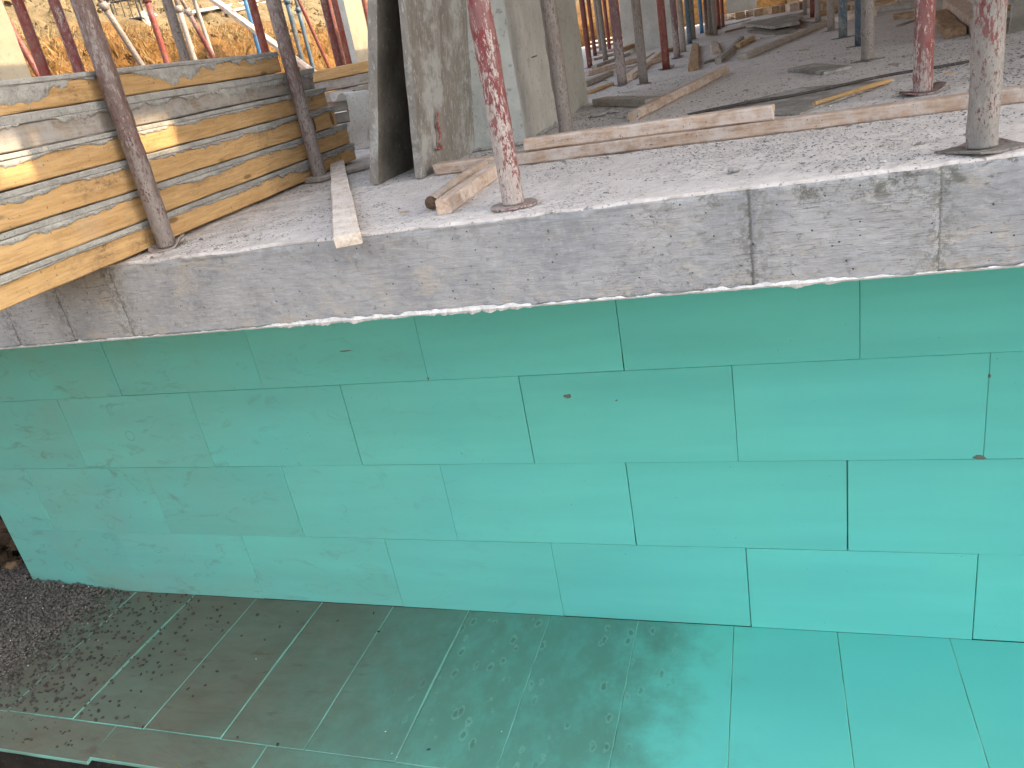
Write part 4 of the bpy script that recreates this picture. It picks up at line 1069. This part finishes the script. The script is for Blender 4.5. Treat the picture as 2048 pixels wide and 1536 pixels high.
# plywood sheets
def sheet(pts, th, mat, label, lift=0., cat='plywood sheet', seed=0):
    P = [S(*p) for p in pts]; n = len(P); c = sum(P, Vector()) / n
    if ((P[1] - P[0]).cross(P[2] - P[1])).z < 0: P = P[::-1]
    v = []; 
    ring = []
    for i in range(n):
        a, b = P[i], P[(i + 1) % n]
        for k in range(6): t = k / 6; q = a.lerp(b, t); d = (b - a).normalized(); q = q + Vector((-d.y, d.x, 0)) * .004 * nz(t * 9 + i * 3, seed); ring.append(q)
    v = [Vector((q.x - c.x, q.y - c.y, q.z - c.z + lift + th)) for q in ring] + [Vector((q.x - c.x, q.y - c.y, q.z - c.z + lift)) for q in ring]
    m = len(ring); f = [tuple(range(m)), tuple(range(m, 2 * m))[::-1]] + [(i, i + m, (i + 1) % m + m, (i + 1) % m) for i in range(m)]
    return props_(mk('plywood_sheet', v, f, mat, loc=c), label, cat, 'plywood sheets and offcuts on the slab')
sheet([(1385, 233), (1600, 232), (1790, 163), (1600, 180)], .008, 'ply', 'thin grey plywood sheet lying under the black bar behind the timber pair', .003, seed=2)
sheet([(1575, 143), (1648, 151), (1703, 138), (1630, 131)], .014, 'ply', 'small square plywood offcut in the middle of the slab', .002, seed=5)
sheet([(1482, 57), (1545, 68), (1600, 58), (1590, 45)], .03, 'ply', 'plywood sheet on top of the far board heap', .05, seed=6)
sheet([(1495, 66), (1548, 72), (1596, 66), (1560, 52)], .03, 'plydark', 'lower plywood sheet of the far board heap', .0, seed=8)
sheet([(1500, 46), (1560, 52), (1606, 36), (1560, 34)], .02, 'ply', 'grey board lying behind the far board heap', .0, seed=9)
# leaning ply at the right picture edge
a0 = S(2018, 66); a1 = a0 + Vector((.55, .1, .002)); 
upv = Vector((.16, .35, .9))
quad_slab('leaning_panel', a0, a1, a0 + upv, a1 + upv, .02, 'plydark', 'dark plywood panel leaning at the right picture edge', 'formwork panel', None, 'ply', seed=14)
# black bar
a = S(1376, 230, .02); b = S(1937, 121, .02); mb = MB(); n = 16; pts_ = [a.lerp(b, i / n) + Vector((0, 0, .004 * math.sin(i * .7))) for i in range(n + 1)]
for i in range(n): mb.tube(pts_[i], pts_[i + 1], .0065, n=8, cap=i in (0, n - 1))
props_(mb.go('steel_bar', 'rebar', smooth=True), 'thin black steel bar lying across the plywood behind the timber pair', 'steel bar')
# wood chips
for i, (u, vv, s, lb) in enumerate([(1740, 236, .02, 'orange wood chip on the slab in front of the long timber'), (1920, 218, .035, 'orange wood sliver beside the rightmost prop'), (1888, 151, .015, 'yellow wood chip behind the long timber near the right edge'), (1598, 103, .02, 'small yellow wood chip in the middle of the slab'), (800, 428, .012, 'small tan chip on the slab left of the short timber')]):
    timber(S(u, vv), S(u + 20, vv - 3), s * .5, .004, 'wood_yellow', lb, 'wood chips on the slab', 'wood chip', 'wood_chip', lift=.003, seed=60 + i)

# ================================================================== BANK DETAILS
def gz(x, y): return gh(x, y)
mb = MB(); rr = random.Random(5)
for i in range(5200):       # dry grass and roots along the lip of the cut
    y = rr.uniform(1.5, 15.5); x = -5.45 + rr.gauss(0, .22) + .25 * nz(y * .6, 3.); z = gh(x, y) + .02
    if nz(y * 1.3, x * 1.1, 4.) < -.18: continue
    hang = rr.random() < .6; L = rr.uniform(.08, .30)
    d = Vector((rr.uniform(.1, .7), rr.uniform(-.6, .6), rr.uniform(-.9, .2) if hang else rr.uniform(.2, 1))).normalized(); p = Vector((x, y, z))
    w = Vector((0, 1, 0)) * rr.uniform(.003, .008); m1 = p + d * L * .5 + Vector((.02, 0, .03)); e = p + d * L + Vector((.04, 0, -.06))
    mb.add([p - w, p + w, m1 + w * .7, m1 - w * .7, e], [(0, 1, 2, 3), (3, 2, 4)], 0 if rr.random() < .6 else 1)
props_(mb.go('dry_grass', ['straw', 'leafdark']), 'dry grass and roots hanging over the lip of the orange clay bank', 'dry grass', kind='stuff')
mb = MB()
for i in range(5000):
    y = rr.uniform(0, 16); x = -4.9 - rr.random() ** 1.3 * 7; z = gh(x, y); s = rr.uniform(.012, .05) * (1.6 if rr.random() < .05 else 1)
    c = Vector((x, y, z + .1 * nz(x, y))); pp = [c + Vector((rr.gauss(0, 1), rr.gauss(0, 1), rr.gauss(0, 1))).normalized() * s for _ in range(6)]
    mb.add(pp, [(0, 1, 2), (0, 2, 3), (0, 3, 4), (0, 4, 1), (5, 2, 1), (5, 3, 2), (5, 4, 3), (5, 1, 4)])
props_(mb.go('soil_clods', 'soil'), 'stones and clods scattered over the sunlit clay bank', 'soil clods', kind='stuff')
def bank_hit(u, vv):
    r = ray(u, vv); t = 6.
    while t < 60:
        p = CAM + r * t
        if p.z < gh(p.x, p.y) + .03 and p.x < -4.3: return p
        t += .05
    return CAM + r * 14
# black crate
p = bank_hit(258, 42); cr_ = empty('plastic_crate', p, (0, 0, .5), 'black open-sided plastic crate lying on the slope above the clay bank', 'crate')
s = .21; mb = MB()
for (a, b) in [((-s, -s * .7, 0), (s, -s * .7, 0)), ((-s, s * .7, 0), (s, s * .7, 0)), ((-s, -s * .7, .3), (s, -s * .7, .3)), ((-s, s * .7, .3), (s, s * .7, .3)), ((-s, -s * .7, 0), (-s, s * .7, 0)), ((s, -s * .7, 0), (s, s * .7, 0)), ((-s, -s * .7, .3), (-s, s * .7, .3)), ((s, -s * .7, .3), (s, s * .7, .3)), ((-s, -s * .7, 0), (-s, -s * .7, .3)), ((s, -s * .7, 0), (s, -s * .7, .3)), ((-s, s * .7, 0), (-s, s * .7, .3)), ((s, s * .7, 0), (s, s * .7, .3))]: mb.tube(a, b, .016, n=6)
mb.go('frame', 'wire', cr_)
for k in range(3): m2 = MB(); m2.tube((-s + s * .5 * (k + 1), -s * .7, 0), (-s + s * .5 * (k + 1), -s * .7, .3), .008, n=5); m2.go('side_bar', 'wire', cr_)
m2 = MB(); m2.box(-s, s, -s * .7, s * .7, 0, .008); m2.go('bottom_panel', 'wire', cr_)
for i, (u, vv, sz, m, lb) in enumerate([(285, 46, .14, 'white_bag', 'white crumpled bag next to the black crate on the bank'), (300, 38, .10, 'white_bag', 'smaller white bag right of the crumpled one on the bank')]):
    p = bank_hit(u, vv); props_(blob('rubble_bag', p + Vector((0, 0, .03)), sz, sz * .8, sz * .7, m, None, i * 4.4, 2, 1.1), lb, 'bag')
# planks laid along the bank top and a raking brace
p = bank_hit(385, 34); q = bank_hit(520, 8)
timber(p + Vector((0, 0, .05)), q + Vector((0, 0, .05)), .2, .05, 'wood_grey', 'grey planks laid along the top of the clay bank', 'boards on the bank')
p = bank_hit(470, 30); q = bank_hit(560, 6)
timber(p + Vector((0, 0, .05)), q + Vector((0, 0, .05)), .2, .05, 'wood_grey', 'second grey plank behind the first on the bank top', 'boards on the bank')
a = PD(606, 140, 9.0); b = PD(415, 0, 9.6); d = (a - b).normalized(); a = a + d * .5
timber(a, b + (b - a).normalized() * .6, .09, .05, 'wood_pale', 'pale timber brace slanting down across the sunlit bank behind the props', 'timber braces', 'timber brace', 'timber_brace')

# ================================================================== FORMWORK DECK ABOVE (out of frame; the props carry it and it shades the slab)
def sunhit(p): t = (ZDECK + .17 - p.z) / SUN_V.z; return p + SUN_V * t
holes = []  # openings added to the unseen deck to throw sun patches on the stack
for (u, vv, wx, wy) in [(22, 318, .26, .22), (306, 272, .26, .24)]:
    r = ray(u, vv); n3 = Vector((nS.x, nS.y, 0)); tt = (Vector((A.x, A.y, 0)) - Vector((CAM.x, CAM.y, 0))).dot(n3) / r.dot(n3); p = CAM + r * tt
    hP = sunhit(p); holes.append((hP.x - wx / 2, hP.x + wx / 2, hP.y - wy / 2, hP.y + wy / 2))
XA, XB, YA, YB = .4, 16., -1.75, 19.  # deck edges placed by where sun and shade should fall
ex = sorted({XA, XB} | {h[0] for h in holes} | {h[1] for h in holes} | {XA + 1.25 * i for i in range(1, 13)}); ey = sorted({YA, YB} | {h[2] for h in holes} | {h[3] for h in holes} | {YA + 2.5 * i for i in range(1, 7)})
mb = MB()
for i in range(len(ex) - 1):
    for j in range(len(ey) - 1):
        cx, cy = (ex[i] + ex[i + 1]) / 2, (ey[j] + ey[j + 1]) / 2
        if any(h[0] < cx < h[1] and h[2] < cy < h[3] for h in holes): continue
        mb.box(ex[i], ex[i + 1], ey[j], ey[j + 1], ZDECK + .16, ZDECK + .181)
mb.box(3.3, 7.2, -3.1, YA - .003, ZDECK + .16, ZDECK + .181)  # overhang added only to keep sun off the near end of the stack
deck = mb.go('formwork_deck', 'deck'); props_(deck, kind='structure')
for k in range(8):
    x = .9 + k * 2.1; m2 = MB(); m2.box(x, x + .08, YA, YB, ZDECK, ZDECK + .158); m2.go('joist', 'wood_yellow', deck)
